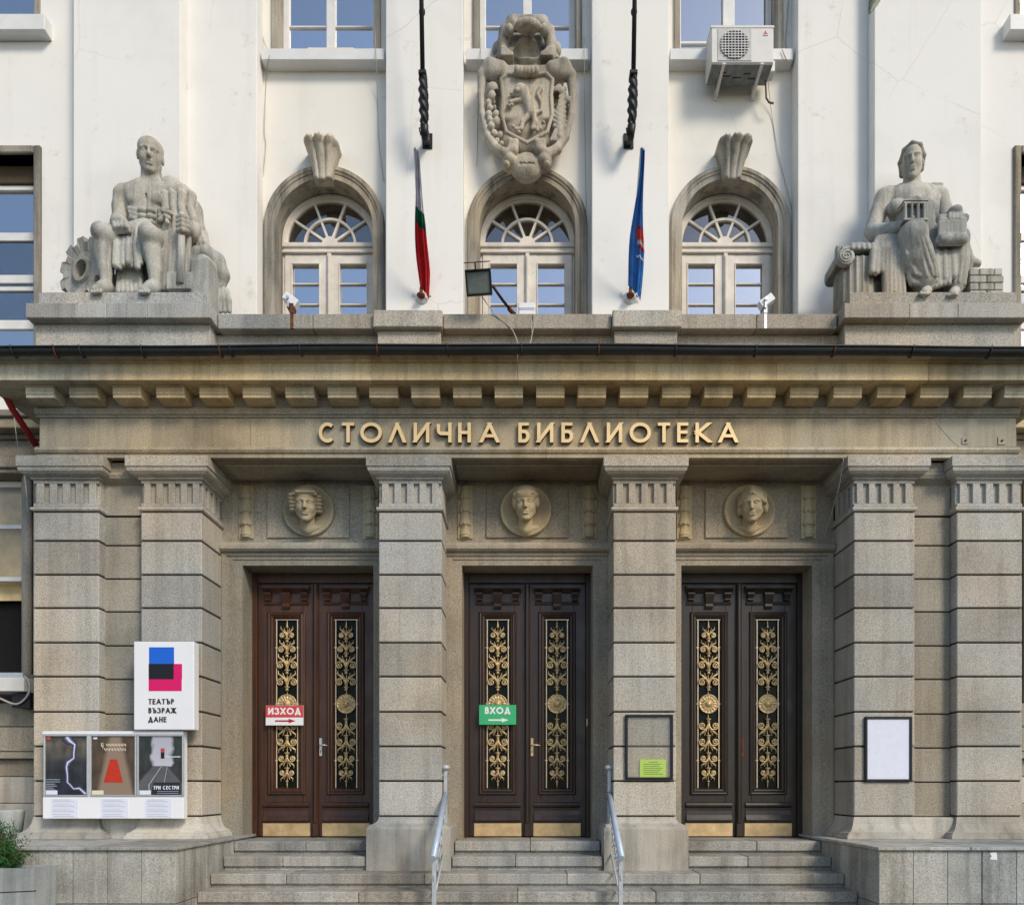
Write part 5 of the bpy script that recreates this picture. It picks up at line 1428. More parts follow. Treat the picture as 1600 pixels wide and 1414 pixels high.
# tall black flagpole sockets
def iron_pole(px, label):
    x = X(px, 8.6)
    p = empty('black_flagpole', (x, 8.85, Z(228, 8.8)))
    tag(p, label, 'flagpole', 'black iron flagpoles')
    zb, zs, zt = Z(218, 8.80), Z(198, 8.60), Z(120, 8.48)
    build(MB().tube([(x, 8.46+.0*0, zt), (x, 8.10, ZT+.4)], [.027, .023], 12), 'pole', M['black_iron'], p)
    build(MB().lathe([(.036, 0), (.036, .03)], (x, 8.415, Z(22, 8.42)), 10), 'pole_ring', M['black_iron'], p)
    rings = []
    for i in range(57):
        t = i/56; z = zs+(zt-zs)*t; y = 8.60-.13*t
        rr = .034 + .018*math.sin(PI*t)**.7
        rings.append([(x+(rr+.010*math.cos(3*a+t*30))*math.cos(a), y+(rr+.010*math.cos(3*a+t*30))*math.sin(a), z) for a in [2*PI*k/18 for k in range(18)]])
    build(MB().loft(rings, True, True, True), 'twisted_socket', M['black_iron'], p)
    bx('socket_collar', x-.045, x+.045, 8.42, 8.55, zt-.02, zt+.035, M['black_iron'], p, .01)
    build(MB().tube([(x, 8.60, zs+.02), (x-.004, 8.66, zs-.08), (x, 8.78, zb)], [.050, .040, .036], 10), 'socket_arm', M['black_iron'], p)
    build(MB().tube([(x-.03, 8.62, zs), (x-.06, 8.60, zs-.02), (x-.045, 8.64, zs-.07)], .009, 6), 'hook', M['black_iron'], p)
    bx('wall_plate', x-.06, x+.06, 8.862, 8.879, zb-.05, zb+.13, M['black_iron'], p, .004)
    mb = MB().box(x-.034, x+.034, 8.72, 8.861, zb-.03, zb+.05, .008)
    build(mb, 'wall_bracket', M['black_iron'], p)
iron_pole(663, 'black iron flagpole with twisted socket left of the coat of arms')
iron_pole(987, 'black iron flagpole with twisted socket right of the coat of arms')

# flags furled round leaning staffs
def flag(name, label, base, tip, bands, width, side, emblem=False):
    b, t = Vector(base), Vector(tip)
    f = empty(name, b); tag(f, label, 'flag', 'flags on the facade')
    d = t-b
    build(MB().tube([b+d*-.01, b+d*1.0], [.017, .013], 10), 'staff', M['rail_grey'], f)
    mb = MB().lathe([(.075, 0), (.075, -.012), (.045, -.02), (.035, -.03)], (b.x, 8.878, b.z-.02), 14, axis='y')
    for q in range(2): mb.box(b.x-.115+q*.2, b.x-.085+q*.2, 8.866, 8.878, b.z+.0, b.z+.04, .003)
    build(mb, 'staff_socket', M['sill'], f)
    build(MB().lathe([(.045, 0), (.05, .02), (.02, .05), (.018, .10)], (b.x, 8.80, b.z-.05), 10), 'socket_cup', M['rust'], f)
    n, mrows = 26, 60
    cols = []
    for i in range(mrows+1):
        s = i/mrows
        # the cloth hangs down from the staff: s runs from the tip down
        c = t - d*(s*.93)
        w = width(s)
        row = []
        for k in range(n+1):
            u = k/n
            fold = .020*math.sin(u*13+s*2.1)*(.4+.6*s) + .012*math.sin(u*29+s*5)
            row.append((c.x + side*(u-.25)*w + .014*math.sin(s*7+u*2), c.y - .02 + fold + .05*u*s, c.z - .10*u*s - .04*u + .02*math.sin(s*9)*u))
        cols.append(row)
    # bands along s, one mesh per coloured strip
    for a, e, mat in bands:
        i0, i1 = int(a*mrows), int(e*mrows)
        mb = MB(); mb.loft(cols[i0:i1+1], False, False, True)
        # thickness: a second skin 3 mm behind
        mb.loft([[(x, y+.003, z) for x, y, z in rw] for rw in cols[i0:i1+1]], False, False, True)
        build(mb, 'cloth', mat, f, fix=False)
    if emblem:
        for s0, s1, u0, u1, mat in ((.50, .53, .55, .95, M['flag_red']), (.53, .60, .45, 1.0, M['sign_red']), (.60, .645, .55, 1.0, M['flag_white']), (.645, .675, .62, 1.0, M['flag_red']), (.72, .735, .5, .98, M['paper'])):
            i0, i1, k0, k1 = int(s0*mrows), max(int(s1*mrows), int(s0*mrows)+1), int(u0*n), int(u1*n)
            mb = MB(); mb.loft([[(x, y-.004, z) for x, y, z in rw[k0:k1+1]] for rw in cols[i0:i1+1]], False, False, True)
            build(mb, 'emblem', mat, f, fix=False)
    return f
flag('tricolour_flag', 'furled white green and red flag on a leaning staff', at(659, 462, 8.86), at(648, 232, 8.05),
     ((0, .40, M['flag_white']), (.40, .52, M['flag_green']), (.48, 1.0, M['flag_red'])), lambda s: .045 + .085*min(1, s*2.2) - .03*max(0, s-.8)/.2, 1)
flag('blue_flag', 'furled plain blue flag with a small red emblem on a leaning staff', at(984, 462, 8.86), at(1002, 232, 8.05),
     ((0, 1.0, M['flag_blue']),), lambda s: .03 + .13*min(1, s*1.6), 1, True)

# floodlights
fl = empty('floodlight', (X(803, 8.2), 8.2, 5.765))
tag(fl, 'square black floodlight on a slanting arm in front of the middle arched window', 'floodlight')
hy = 7.86; hx, hz = X(748, hy), Z(442, hy)
mb = MB(); fw, fh = .138, .118
rot = Matrix.Rotation(R(-4), 3, 'Y') @ Matrix.Rotation(R(28), 3, 'X')
def rb(mbx, x0, x1, y0, y1, z0, z1, c=.004):
    q = MB().box(x0, x1, y0, y1, z0, z1, c)
    mbx.add([Vector((hx, hy, hz)) + rot @ Vector(v) for v in q.v], q.f)
mb2 = MB()
for a in ((-fw, fw, -.03, .02, fh-.02, fh), (-fw, fw, -.03, .02, -fh, -fh+.02), (-fw, -fw+.018, -.0295, .02, -fh+.02, fh-.02), (fw-.018, fw, -.0295, .02, -fh+.02, fh-.02)): rb(mb, *a)
rb(mb, -fw+.012, fw-.012, .02, .075, -fh+.02, fh-.03, .02)
build(mb, 'lamp_housing', M['black_iron'], fl)
rb(mb2, -fw+.018, fw-.018, -.016, .018, -fh+.02, fh-.02); build(mb2, 'lamp_glass', M['flood_glass'], fl)
q = MB(); rb(q, -fw+.0, fw+.0, -.07, -.06, fh+.05, fh+.058, .001); rb(q, -.03, -.015, -.065, .02, fh-.01, fh+.052, .002); build(q, 'visor_bar', M['black_iron'], fl)
build(MB().tube([at(770, 447, 7.93), at(786, 470, 8.06), at(797, 484, 8.14)], .016, 8), 'arm', M['black_iron'], fl)
build(MB().tube([at(795, 482, 8.13), at(803, 491, 8.19), (X(806, 8.2), 8.2, 5.767)], .024, 8), 'arm_foot', M['rust'], fl)
def white_flood(px, py, flip, label):
    Y = 8.12; x, z = X(px, Y), Z(py, Y)
    f = empty('small_floodlight', (x, Y, 5.766)); tag(f, label, 'floodlight', 'small white floodlights on the parapet')
    m3 = Matrix.Rotation(R(36*flip), 3, 'Y')
    def put(name, b, mat, c=.006):
        qq = MB().box(*b, c); mbx = MB(); mbx.add([Vector((x, Y, z)) + m3 @ Vector(v) for v in qq.v], qq.f); build(mbx, name, mat, f)
    put('lamp_housing', (-.085, .085, -.045, .045, -.04, .045), M['sign_white'])
    put('lamp_glass', (.02, .09, -.05, .04, -.054, -.038) if flip > 0 else (-.09, -.02, -.05, .04, -.054, -.038), M['ac_grey'])
    build(MB().box(x-.035, x-.01, Y-.062, Y+.058, z-.10, z+.01, .004).lathe([(.018, 0), (.018, -.014)], (x-.02, Y-.06, z), 12, axis='y'), 'lamp_bracket', M['alu'], f)
    build(MB().box(x+.02*flip-.018, x+.02*flip+.018, Y-.045, Y-.02, 5.60, 5.765+.0, .003).box(x+.02*flip-.02, x+.02*flip+.02, Y-.05, Y+.05, 5.7655, z-.05, .003), 'lamp_stem', M['rust'] if flip > 0 else M['alu'], f)
white_flood(455, 471, 1, 'small white floodlight with rusty stem below the left arched window')
white_flood(1197, 473, -1, 'small white floodlight with metal stem below the right arched window')
jb = empty('junction_box', (X(823, 8.1), 8.14, 5.766)); tag(jb, 'white vented box on the parapet below the middle arched window', 'box')
x = X(823, 8.1); bx('box_body', x-.088, x+.088, 8.10, 8.22, 5.767, 5.872, M['sign_white'], jb, .008)
bx('box_lid', x-.092, x+.092, 8.095, 8.225, 5.832, 5.90, M['sign_white'], jb, .008)
for q in range(12): bxs('vent_slot', x-.078+q*.014, x-.073+q*.014, 8.0945, 8.097, 5.818, 5.830, M['ac_grey'], jb)

# loose cables on the facade
def cable(pts, rad, mat, label, name='cable'):
    p = [at(*q) for q in pts]; sm = []
    for i in range(len(p)-1):
        p0, p1, p2, p3 = p[max(i-1, 0)], p[i], p[i+1], p[min(i+2, len(p)-1)]
        for k in range(6):
            t = k/6
            sm.append(.5*((2*p1) + (p2-p0)*t + (2*p0-5*p1+4*p2-p3)*t*t + (3*p1-p0-3*p2+p3)*t**3))
    sm.append(p[-1])
    tag(build(MB().tube(sm, rad, 6), name, mat), label, 'cable')
cable([(408, 0, 9.085), (411, 60, 9.085), (421, 82, 9.0), (420, 92, 8.94), (416, 120, 9.085), (413, 200, 9.085), (415, 230, 9.085), (409, 290, 9.085)], .0045, M['cable'], 'thin grey cable down the left edge of the left window bay')
cable([(586, 40, 9.085), (587, 78, 8.94), (588, 99, 8.94), (590, 160, 9.085), (592, 220, 9.085), (600, 285, 9.085)], .004, M['cable'], 'thin grey cable down the right edge of the left window bay')
cable([(751, 60, 9.085), (751, 78, 8.94), (750, 100, 8.94), (747, 160, 9.085), (745, 260, 9.085)], .0035, M['cable'], 'thin grey cable left of the coat of arms')
cable([(913, 60, 9.085), (913, 78, 8.94), (913, 100, 8.94), (914, 200, 9.085), (916, 330, 9.085)], .0035, M['cable'], 'thin grey cable right of the coat of arms')
cable([(1232, 0, 9.085), (1230, 35, 9.085), (1228, 70, 9.085), (1236, 88, 9.0), (1230, 95, 8.94), (1222, 78, 8.93)], .006, M['cable'], 'cream cable looping beside the air conditioner')
cable([(1200, 128, 8.98), (1206, 180, 9.085), (1216, 240, 9.085), (1228, 290, 9.085), (1238, 330, 9.085)], .004, M['cable'], 'thin cable hanging from the air conditioner down the wall')
cable([(752, 462, 8.0), (775, 493, 8.07), (800, 515, 8.06), (812, 545, 7.9)], .005, M['cable'], 'thin cable sagging from the black floodlight over the coping')
cable([(838, 494, 8.09), (834, 510, 8.07), (830, 530, 8.05), (826, 548, 7.9)], .005, M['cable'], 'thin cable hanging from the white box over the coping')
cable([(1318, 716, 7.84), (1311, 760, 7.95), (1300, 800, 8.2), (1286, 842, 8.40)], .005, M['cable'], 'thin pale wire slanting under the soffit of the right door bay')
cable([(22, 650, 8.55), (27, 690, 8.5), (38, 742, 8.3), (44, 800, 8.2)], .005, M['cable'], 'thin pale wire hanging beside the red pipe')
cable([(0, 1091, 8.6), (25, 1100, 8.6), (42, 1088, 8.6), (46, 1070, 8.6), (38, 1056, 8.6), (20, 1052, 8.65)], .013, M['cable'], 'thick grey cable looped round the white box under the left window')
tag(build(MB().tube([at(2, 606, 7.86), at(20, 640, 8.02), at(57, 697, 8.25)], .034, 12), 'red_pipe', M['red_pipe']), 'red steel pipe slanting under the left end of the cornice', 'pipe')
wb = empty('wall_unit', (X(0, 8.6), 8.6, Z(1080, 8.55))); tag(wb, 'white metal box on the sill of the lower left window', 'box')
bx('unit_box', X(-60, 8.55), X(37, 8.55), 8.55, 8.85, Z(1080, 8.55), Z(1058, 8.55), M['ac_white'], wb, .008)
bx('unit_lid', X(-60, 8.55), X(34, 8.55), 8.57, 8.85, Z(1058, 8.55), Z(1050, 8.55), M['alu'], wb, .004)
bx('unit_foot', X(12, 8.55), X(40, 8.55), 8.62, 8.84, Z(1104, 8.55), Z(1082, 8.55), M['black_iron'], wb)

# ------------------------------------------------------------------ signs and notices
def frame_parts(parent, x0, x1, z0, z1, yf, yb, t, mat, name='frame_bar', c=.003):
    bx(name, x0, x1, yf, yb, z1-t, z1, mat, parent, c); bx(name, x0, x1, yf, yb, z0, z0+t, mat, parent, c)
    bx(name, x0, x0+t, yf+.0005, yb, z0+t, z1-t, mat, parent, c); bx(name, x1-t, x1, yf+.0005, yb, z0+t, z1-t, mat, parent, c)

Y = 7.70
ts = empty('theatre_sign', (X(256, Y), Y, Z(1140, Y))); tag(ts, 'white theatre light box with blue black and pink squares above the poster case', 'sign')
x0, x1, z0, z1 = X(209, Y), X(303, Y), Z(1140, Y), Z(1002, Y)
bx('sign_box', x0, x1, Y, Y+.12, z0, z1, M['sign_white'], ts, .006)
def sq(name, a, b, c, d, mat, k):
    p, q = at(a, b, Y), at(c, d, Y); bx(name, p.x, q.x, Y-.0012-.0006*k, Y+.004, q.z, p.z, M[mat], ts)
sq('logo_square', 233, 1011, 272, 1038, 'sign_blue', 1); sq('logo_square', 232.5, 1037, 271.5, 1061, 'sign_black', 2); sq('logo_square', 271.5, 1037, 284.5, 1061, 'sign_pink', 1); sq('logo_square', 232.3, 1061, 284, 1079.5, 'sign_pink', 0)
for line, py in (('ТЕАТЪР', 1100), ('ВЪЗРАЖ', 1114), ('ДАНЕ', 1128)):
    text(line, X(232, Y), Z(py, Y), .056, .0115, Y-.003, Y+.003, M['sign_black'], ts, gap=.15, wmul=.92)

Y = 7.74
pc = empty('poster_case', (X(176, Y), Y, Z(1278, Y))); tag(pc, 'white poster case with three theatre posters on the left piers', 'poster case')
x0, x1, z0, z1 = X(66, Y), X(286, Y), Z(1279, Y), Z(1142, Y)
bx('case_back', x0, x1, Y+.012, Y+.10, z0, z1, M['sign_white'], pc, .004)
bx('case_head', x0, x1, Y+.0, Y+.03, Z(1147, Y), z1, M['sign_white'], pc, .003)
bx('case_apron', x0+.004, x1-.004, Y+.002, Y+.03, z0+.003, Z(1245, Y), M['sign_white'], pc, .003)
def poster_mat(name, kind):
    m = NT(name)
    g = m.n('TexCoord'); vec = g.outputs['Generated']
    sep = m.n('SeparateXYZ'); m.l(vec, sep.inputs[0])
    nz = m.n('TexNoise'); nz.inputs['Scale'].default_value = 4.0; nz.inputs['Detail'].default_value = 6.0; m.l(vec, nz.inputs['Vector'])
    def mth(op, p, q=None):
        nd = m.n('Math', operation=op)
        for i, v in enumerate((p, q)):
            if v is None: continue
            if isinstance(v, (int, float)): nd.inputs[i].default_value = v
            else: m.l(v, nd.inputs[i])
        return nd.outputs[0]
    gx, gz, nf = sep.outputs['X'], sep.outputs['Z'], nz.outputs['Fac']
    wob = mth('MULTIPLY', mth('SUBTRACT', nf, .5), .55)
    if kind == 0:
        up = m.ramp(gz, [(0.0, (.010, .014, .028)), (.55, (.028, .028, .034)), (.86, (.11, .092, .075)), (1.0, (.03, .03, .03))])
        c = m.mix(up, m.ramp(nf, [(.3, .40), (.7, 1.7)]), 1.0, 'MULTIPLY')
    elif kind == 1:
        c = m.mix((.070, .046, .030), m.ramp(nf, [(.3, .45), (.7, 1.6)]), 1.0, 'MULTIPLY')
        half = mth('ADD', .13, mth('MULTIPLY', mth('SUBTRACT', 1.0, gz), .30))
        dist = mth('SUBTRACT', mth('ABSOLUTE', mth('SUBTRACT', gx, .54)), half)
        c = m.mix(c, (.26, .185, .135), m.ramp(mth('ADD', dist, .5), [(.44, 1.0), (.54, 0.0)]))
    else:
        c = m.mix((.022, .026, .026), m.ramp(nf, [(.3, .4), (.7, 1.9)]), 1.0, 'MULTIPLY')
        dx = mth('ABSOLUTE', mth('ADD', mth('SUBTRACT', gx, .54), mth('MULTIPLY', wob, .7)))
        skym = mth('MULTIPLY', m.ramp(dx, [(.19, 1.0), (.26, 0.0)]), m.ramp(gz, [(.475, 0.0), (.50, 1.0)]))
        c = m.mix(c, m.ramp(gz, [(.45, (.50, .50, .56)), (1.0, (.40, .40, .47))]), skym)
        rw = mth('ADD', .17, mth('MULTIPLY', mth('SUBTRACT', .49, gz), 1.15))
        rd = mth('SUBTRACT', mth('ABSOLUTE', mth('SUBTRACT', gx, .48)), rw)
        rm = mth('MULTIPLY', m.ramp(mth('ADD', rd, .5), [(.47, 1.0), (.52, 0.0)]), m.ramp(gz, [(.485, 1.0), (.50, 0.0)]))
        c = m.mix(c, m.mix((.10, .10, .112), m.ramp(nf, [(.3, .8), (.7, 1.2)]), 1.0, 'MULTIPLY'), rm)
    m.bsdf(c, .25, .4); return m.mat
def flat(parent, name, pts, mat, lay, Yf):        # printed shape: thin sheet at layer height lay
    P_ = [at(a, b, Yf) for a, b in pts]
    return build(MB().prism([(p.x, p.z) for p in P_], Yf-.0006*lay-.0003, Yf-.0006*lay+.0002), name, mat, parent)
PY = Y + .010
POS = ((70, 136), (142, 211), (216, 285))
for i, (a, b) in enumerate(POS):
    pxa, pxb = X(a, Y), X(b, Y)
    frame_parts(pc, pxa-.012, pxb+.012, Z(1244, Y), Z(1147.5, Y), Y-.006, Y+.02, .016, M['alu'])
    po = bx('poster', pxa+.004, pxb-.004, PY, PY+.004, Z(1241.5, Y), Z(1150, Y), poster_mat('poster_print', i), pc)
    lay = PY-.0012
    if i == 0:
        def strip_poly(pts, w):
            L_, R_ = [], []
            for j, (u, v) in enumerate(pts):
                u2, v2 = pts[min(j+1, len(pts)-1)]; u1, v1 = pts[max(j-1, 0)]
                dx, dy = u2-u1, v2-v1; l = math.hypot(dx, dy)
                ww = w[j] if isinstance(w, list) else w
                L_.append((u-dy/l*ww, v+dx/l*ww)); R_.append((u+dy/l*ww, v-dx/l*ww))
            return L_ + R_[::-1]
        bolt = [(104, 1150.5), (109, 1157), (117, 1163), (115.5, 1176), (115.5, 1184), (106, 1191), (104, 1198), (105.5, 1211), (105.5, 1222), (110, 1226), (115, 1232), (124, 1231), (134, 1240)]
        W_ = [2.2, 1.8, 1.1, .9, .9, 1.4, 1.0, .8, .8, .7, .7, .9, 1.2]
        for lv, (k_, col_) in enumerate(((4.2, (.034, .034, .050)), (3.2, (.055, .055, .085)), (2.3, (.10, .10, .17)), (1.5, (.22, .22, .36)), (.8, (.66, .67, .90)))):
            flat(po, 'lightning' if lv == 4 else 'lightning_glow', strip_poly(bolt, [v*k_ for v in W_]), simple('print_violet', col_, .3, .3), 1+lv*.5, lay)
        flat(po, 'emblem', [(73, 1151), (79, 1151), (79, 1155), (73, 1155)], M['sign_red'], 1, lay)
        for q, (w_, yy) in enumerate(((22, 1217), (22, 1220.5), (14, 1224), (17, 1227), (12, 1230), (15, 1233))): flat(po, 'print_line', [(72, yy), (72+w_, yy), (72+w_, yy+1.2), (72, yy+1.2)], M['ink'], 1, lay)
    elif i == 1:
        flat(po, 'red_shape', [(172, 1186), (183, 1186), (192, 1222), (162, 1222)], simple('print_red', (.52, .035, .015), .35, .3), 2, lay)
        for q, (a0, a1, yy) in enumerate(((158, 165, 1160), (166, 198, 1161.5), (163, 198, 1168.5))): 
            n_ = max(1, int((a1-a0)/4.4))
            for j in range(n_):
                u = a0+(a1-a0)*j/n_; h_ = 9 if q == 0 else 4.6
                flat(po, 'title_letter', [(u, yy), (u+1.1, yy), (u+1.1, yy+h_*.55), (u+2.6, yy+h_*.55), (u+2.6, yy), (u+3.5, yy), (u+3.5, yy+h_), (u+2.6, yy+h_), (u+2.6, yy+h_*.75), (u, yy+h_*.6)], M['paper_cream'], 2, lay)
        flat(po, 'print_line', [(146, 1151.5), (152, 1151.5), (152, 1154.5), (146, 1154.5)], M['paper'], 1, lay)
    else:
        grey = simple('print_grey', (.44, .44, .50), .35, .3); road = simple('print_road', (.085, .085, .095), .35, .3)
        for pts in ([(251.8, 1197), (252.8, 1197), (233.4, 1226), (234.4, 1240), (232.9, 1240), (231.9, 1226)], [(261, 1198), (261.7, 1198), (257.2, 1222), (256.4, 1222)]): flat(po, 'road_line', pts, grey, 3, lay)
        flat(po, 'traffic_light', [(251.5, 1169), (257, 1169), (257, 1184.5), (251.5, 1184.5)], M['sign_black'], 4, lay)
        flat(po, 'red_lamp', [(252, 1169.5), (256.5, 1169.5), (256.5, 1175), (252, 1175)], M['sign_red'], 5, lay)
        flat(po, 'lamp_arm', [(257, 1181.6), (282, 1181.2), (282, 1182.6), (257, 1182.8)], M['paper'], 4, lay)
        flat(po, 'title_band', [(240, 1222), (282, 1222), (282, 1241), (236, 1241)], simple('print_dark', (.022, .024, .03), .35, .3), 4, lay)
        text('ТРИ СЕСТРИ', X(240, lay), Z(1233, lay), .0385, .008, lay-.0034, lay-.002, M['paper'], po, gap=.14, name='title_letter', wmul=.80)
        for q, yy in enumerate((1235.5, 1238.5)): flat(po, 'print_line', [(246, yy), (279, yy), (279, yy+.9), (246, yy+.9)], M['ink'], 5, lay)
    c0 = a+2
    flat(po, 'date_slip', [(c0, 1234.5), (c0+18, 1234.5), (c0+18, 1241), (c0, 1241)], (M['paper'], M['paper_cream'], M['paper'])[i], 4, lay)
for a, b in ((80, 122), (158, 200), (227, 268)):
    for q in range(4):
        sl = bx('timetable_strip', X(a, Y), X(b, Y), Y-.0015, Y+.003, Z(1277-7.6*q, Y), Z(1270.2-7.6*q, Y), M['paper'], pc)
        for j in range(2): bx('print_line', X(a+3, Y), X(b-6-5*j, Y), Y-.0022, Y-.001, Z(1275-7.6*q-2.6*j, Y), Z(1274.4-7.6*q-2.6*j, Y), M['ink'], sl)

def notice(xa, xb, ya, yb, label):
    Y = 7.868
    f = empty('notice_frame', (X((xa+xb)/2, Y), Y, Z(yb, Y))); tag(f, label, 'notice frame', 'black notice frames on the piers')
    x0, x1, z0, z1 = X(xa, Y), X(xb, Y), Z(yb, Y), Z(ya, Y)
    frame_parts(f, x0, x1, z0, z1, Y, Y+.032, .028, M['sign_black'], c=.006)
    return f, x0, x1, z0, z1, Y
f, x0, x1, z0, z1, Y = notice(977, 1052, 1116, 1218, 'black framed glazed notice with a small lime green sheet left of the right door')
bx('notice_glass', x0+.02, x1-.02, Y+.012, Y+.016, z0+.02, z1-.02, glass('notice_pane', (1.0, 1.0, 1.0), .0), f)
sh_ = bx('lime_sheet', X(1000, Y), X(1041, Y), Y+.018, Y+.021, z0+.029, Z(1186, Y), M['lime'], f)
for q in range(7): bx('print_line', X(1006+(q == 0)*8, Y), X(1036-(q == 0)*8-(q % 3)*3, Y), Y+.0165, Y+.0185, Z(1190.6+q*3.1, Y), Z(1189.9+q*3.1, Y), M['leaf'], sh_)
f, x0, x1, z0, z1, Y = notice(1352, 1426, 1119, 1221, 'black framed empty white notice board right of the right door')
bx('notice_sheet', x0+.02, x1-.02, Y+.014, Y+.030, z0+.02, z1-.02, M['paper'], f)

def door_sign(xa, xb, ya, yb, label, word, top, arrow_mat, letter_mat, split):
    Y = 8.685; s = empty('door_sign', (X((xa+xb)/2, Y), Y, Z(yb, Y))); tag(s, label, 'sign', 'door signs')
    x0, x1, z0, z1 = X(xa, Y), X(xb, Y), Z(yb, Y), Z(ya, Y); zm = z0 + (z1-z0)*split
    bx('sign_board', x0, x1, Y, Y+.008, z0, z1, M['sign_white'] if split else top, s, .002)
    if split: bx('sign_band', x0+.0015, x1-.0015, Y-.0015, Y+.004, zm, z1-.0015, top, s)
    h = .080; w = sum(GL[c][0]*h*.95 for c in word) + .16*h*(len(word)-1)
    cx = (x0+x1)/2
    text(word, cx-w/2, z1-.026-h, h, .018, Y-.003, Y-.0005, letter_mat, s, wmul=.95)
    za = z0+(.052 if split else .055)
    k = .11
    build(MB().prism([(cx-k, za-.009), (cx+k*.45, za-.009), (cx+k*.45, za-.026), (cx+k+.02, za), (cx+k*.45, za+.026), (cx+k*.45, za+.009), (cx-k, za+.009)], Y-.0022, Y+.003), 'arrow', arrow_mat, s)
door_sign(415, 474, 1102, 1133, 'red and white exit sign on the left door', 'ИЗХОД', M['sign_red'], M['arrow_red'], M['sign_white'], .40)
door_sign(748.5, 806.5, 1101, 1132, 'green entrance sign with a white arrow on the middle door', 'ВХОД', M['sign_green'], M['sign_white'], M['sign_white'], 0)

# ------------------------------------------------------------------ handrails
def handrail(sx, label):
    x = sx*.885
    h = empty('handrail', (x, 7.5, -.56)); tag(h, label, 'handrail', 'handrails on the steps')
    bx('post', x-.018, x+.018, 7.985, 8.02, -.139, .80, M['rail_grey'], h, .003)
    build(MB().lathe([(.03, -.03), (.045, -.012), (.052, .0), (.046, .016), (.025, .03), (.004, .034)], (x, 8.0, .805), 16), 'post_knob', M['rail_grey'], h)
    bx('wall_tie', min(x, x-sx*-.10), max(x, x-sx*-.10), 7.99, 8.005, .72, .735, M['rail_grey'], h)
    a, b = Vector((x, 8.0, .52)), Vector((x, 6.93, -.075))
    build(MB().tube([a, b], .031, 12), 'hand_bar', M['rail'], h)
    a2, b2 = Vector((x, 8.0, -.02)), Vector((x, 7.02, -.46))
    build(MB().tube([a2, b2], .011, 8), 'bottom_bar', M['rail_grey'], h)
    bx('post', x-.02, x+.02, 7.0, 7.04, -.564, -.035, M['rail_grey'], h, .003)
    for q in range(5):
        t = (q+.5)/5; p = a.lerp(b, t)*.5 + a2.lerp(b2, t)*.5
        mb = MB()
        for sg in (-1, 1):
            pts = []
            for k in range(18):
                rr = .085*(1-.045*k); an = k*.5+sg*.8
                pts.append(p + Vector((0, sg*(.02+rr*math.cos(an)*.8), sg*(.055+rr*math.sin(an)))))
            mb.tube(pts, .0065, 5)
        build(mb, 'iron_scroll', M['rail_grey'], h)
handrail(-1, 'pale blue grey iron handrail left of the middle door steps'); handrail(1, 'pale blue grey iron handrail right of the middle door steps')

# ------------------------------------------------------------------ planting and litter
Yl = 6.40
pt = empty('planter', (X(10, Yl), Yl+.3, -.98)); tag(pt, 'pale concrete planter at the lower left corner', 'planter')
x1 = X(56, Yl); x0 = x1-1.1; zt = Z(1356, Yl)
mb = MB()
mb.loft([[(x0, Yl, -.979), (x1-.03, Yl, -.979), (x1-.03, Yl+.28, -.979), (x0, Yl+.28, -.979)], [(x0, Yl-.02, zt), (x1, Yl-.02, zt), (x1, Yl+.29, zt), (x0, Yl+.29, zt)], [(x0+.04, Yl+.02, zt), (x1-.04, Yl+.02, zt), (x1-.04, Yl+.25, zt), (x0+.04, Yl+.25, zt)], [(x0+.04, Yl+.02, zt-.05), (x1-.04, Yl+.02, zt-.05), (x1-.04, Yl+.25, zt-.05), (x0+.04, Yl+.25, zt-.05)]])
build(mb, 'planter_box', M['concrete'], pt)
mb = MB().loft([[(x0-.006, Yl-.016, zt-.25), (x1-.004, Yl-.016, zt-.20), (x1-.003, Yl-.018, zt-.19), (x0-.006, Yl-.018, zt-.24)], [(x0-.006, Yl+.01, zt-.25), (x1-.004, Yl+.01, zt-.20), (x1-.003, Yl+.01, zt-.19), (x0-.006, Yl+.01, zt-.24)]])
build(mb, 'planter_groove', M['joint'], pt)
bx('soil', x0+.04, x1-.04, Yl+.02, Yl+.25, zt-.06, zt-.03, M['soil'], pt)
sb = empty('shrub', (X(0, 6.53), 6.53, zt-.03)); tag(sb, 'small dense green conifer shrub growing in the planter', 'shrub')
rs = random.Random(4); mb = MB(); stems = MB()
cxs, czs = X(-6, 6.53), zt+.16
for q in range(120):
    an, el = rs.uniform(0, 2*PI), rs.uniform(.05, 1.4)
    L_ = rs.uniform(.16, .36)
    d = Vector((math.cos(an)*math.cos(el)*.8, math.sin(an)*math.cos(el)*.45, math.sin(el)*1.15))
    b0 = Vector((cxs+rs.uniform(-.05, .05), 6.53+rs.uniform(-.03, .03), zt-.03)); tip = b0 + d*L_ + Vector((0, 0, .03))
    stems.tube([b0, b0.lerp(tip, .5)+Vector((0, 0, .015)), tip], [.004, .003, .0015], 4)
    for j in range(46):
        t = rs.uniform(.2, 1.05); c = b0.lerp(tip, t) + Vector((rs.gauss(0, .02), rs.gauss(0, .02), rs.gauss(0, .02)))
        u = Vector((rs.gauss(0, 1), rs.gauss(0, 1), rs.gauss(0, 1)+.8)).normalized()*rs.uniform(.014, .030); v = u.cross(Vector((rs.gauss(0, 1), rs.gauss(0, 1), .3))).normalized()*.0055
        mb.add([c-v, c+v, c+u+v*.4, c+u-v*.4], [(0, 1, 2, 3)])
build(mb, 'foliage', M['leaf'], sb, fix=False); build(stems, 'stems', M['bark'], sb)
pot = tag(build(MB().lathe([(.11, 0), (.14, .28), (.145, .30), (.135, .305), (.12, .29), (.02, .28)], (X(10, 7.9), 7.95, .046), 20), 'grey_pot', M['concrete']), 'round grey concrete pot behind the shrub at the left edge', 'pot')
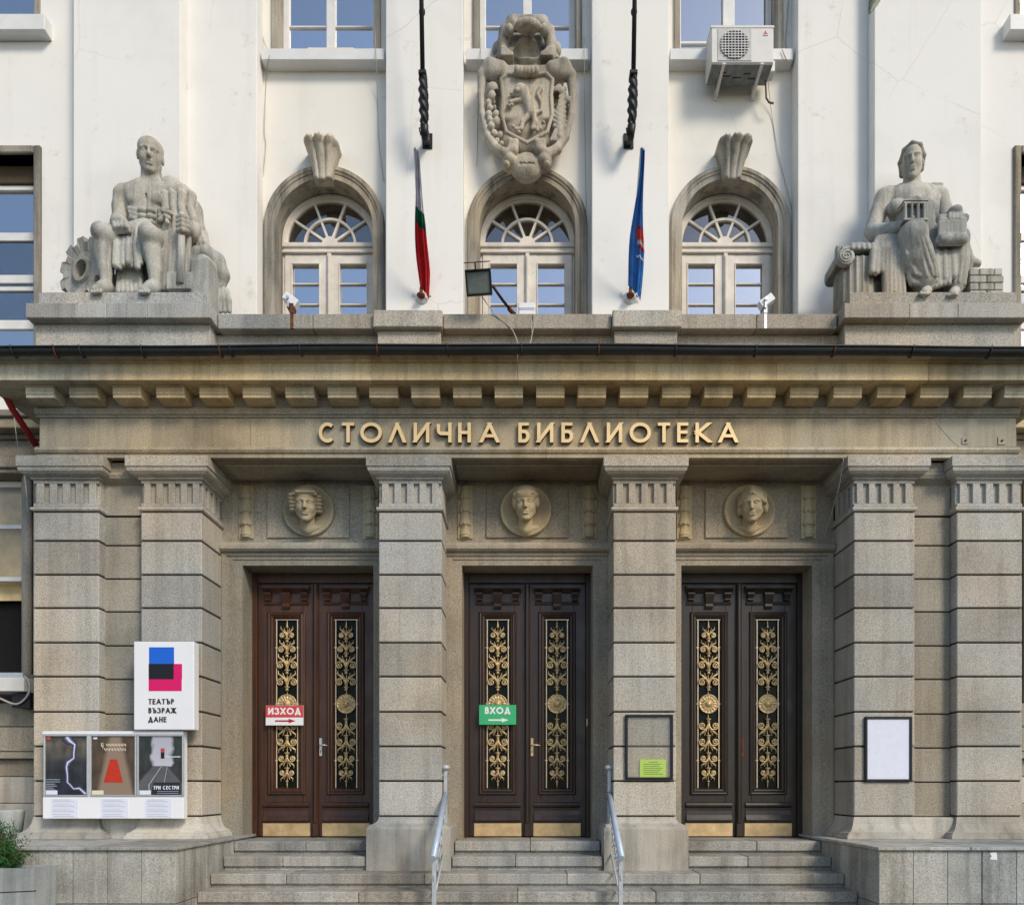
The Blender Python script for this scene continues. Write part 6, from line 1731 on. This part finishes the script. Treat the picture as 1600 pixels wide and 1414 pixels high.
# fallen leaf, torn sticker, weed
p = at(1254, 1363, 7.53)
mb = MB(); mb.loft([[(p.x-.045+.09*i/6, 7.56+.022*math.sin(PI*i/6)*s, -.2845+.006+.010*math.sin(i*1.3)) for s in (-1, 0, 1)] for i in range(7)], False, False, True)
tag(build(mb, 'fallen_leaf', M['leaf_dry'], fix=False), 'yellow fallen leaf lying on a step before the right door', 'leaf')
pp = [at(a, b, 6.78) for a, b in ((1546, 1332), (1557, 1331), (1558, 1343), (1546, 1342), (1549, 1337))]
tag(build(MB().prism([(q.x, q.z) for q in pp], 6.7765, 6.779), 'sticker', M['sign_white']), 'small torn white sticker on the right stair side wall', 'sticker')
wd = empty('weed', (X(1585, 6.70), 6.70, -.98)); tag(wd, 'small green weed at the foot of the right stair side wall', 'weed')
mb = MB()
for q in range(16):
    a, L_ = rs.uniform(-1.2, 1.2), rs.uniform(.30, .50)
    b0 = Vector((X(1585, 6.70)+rs.uniform(-.04, .04), 6.70+rs.uniform(-.03, .03), -.98)); e = b0 + Vector((math.sin(a)*L_*.5, rs.uniform(-.06, .03), L_*(.6+.4*math.cos(a))))
    n_ = Vector((.012, 0, 0)); mid = b0.lerp(e, .55)+Vector((0, 0, .03))
    mb.loft([[b0-n_*.4, b0+n_*.4], [mid-n_, mid+n_], [e-n_*.1, e+n_*.1]], False, False, True)
build(mb, 'weed_leaves', M['leaf'], wd, fix=False)
# leafy twig hanging into the top edge
tw = empty('tree_twig', at(1390, -140, 4.0)); tag(tw, 'dark green leaf tip of a twig at the top edge', 'twig')
a, b = at(1430, -210, 4.0), at(1381, -30, 4.0)
build(MB().tube([a, a.lerp(b, .5)+Vector((.02, 0, 0)), b], [.006, .004, .002], 6), 'stem', M['bark'], tw)
for (s0, e0) in (((1380, -34), (1357.5, 24)), ((1388, -60), (1340, -30)), ((1392, -80), (1440, -40)), ((1400, -110), (1350, -100)), ((1412, -150), (1465, -120))):
    s_, e_ = at(*s0, 4.0), at(*e0, 3.98); d = e_-s_; n_ = Vector((-d.z, 0, d.x)).normalized()
    mb = MB(); mb.loft([[s_+d*t-n_*w, s_+d*t+Vector((0, -.006, 0)), s_+d*t+n_*w] for t, w in ((0, .002), (.2, .024), (.45, .034), (.7, .026), (.88, .012), (1, .001))], False, False, True)
    build(mb, 'leaf', M['leaf_dark'], tw, fix=False)
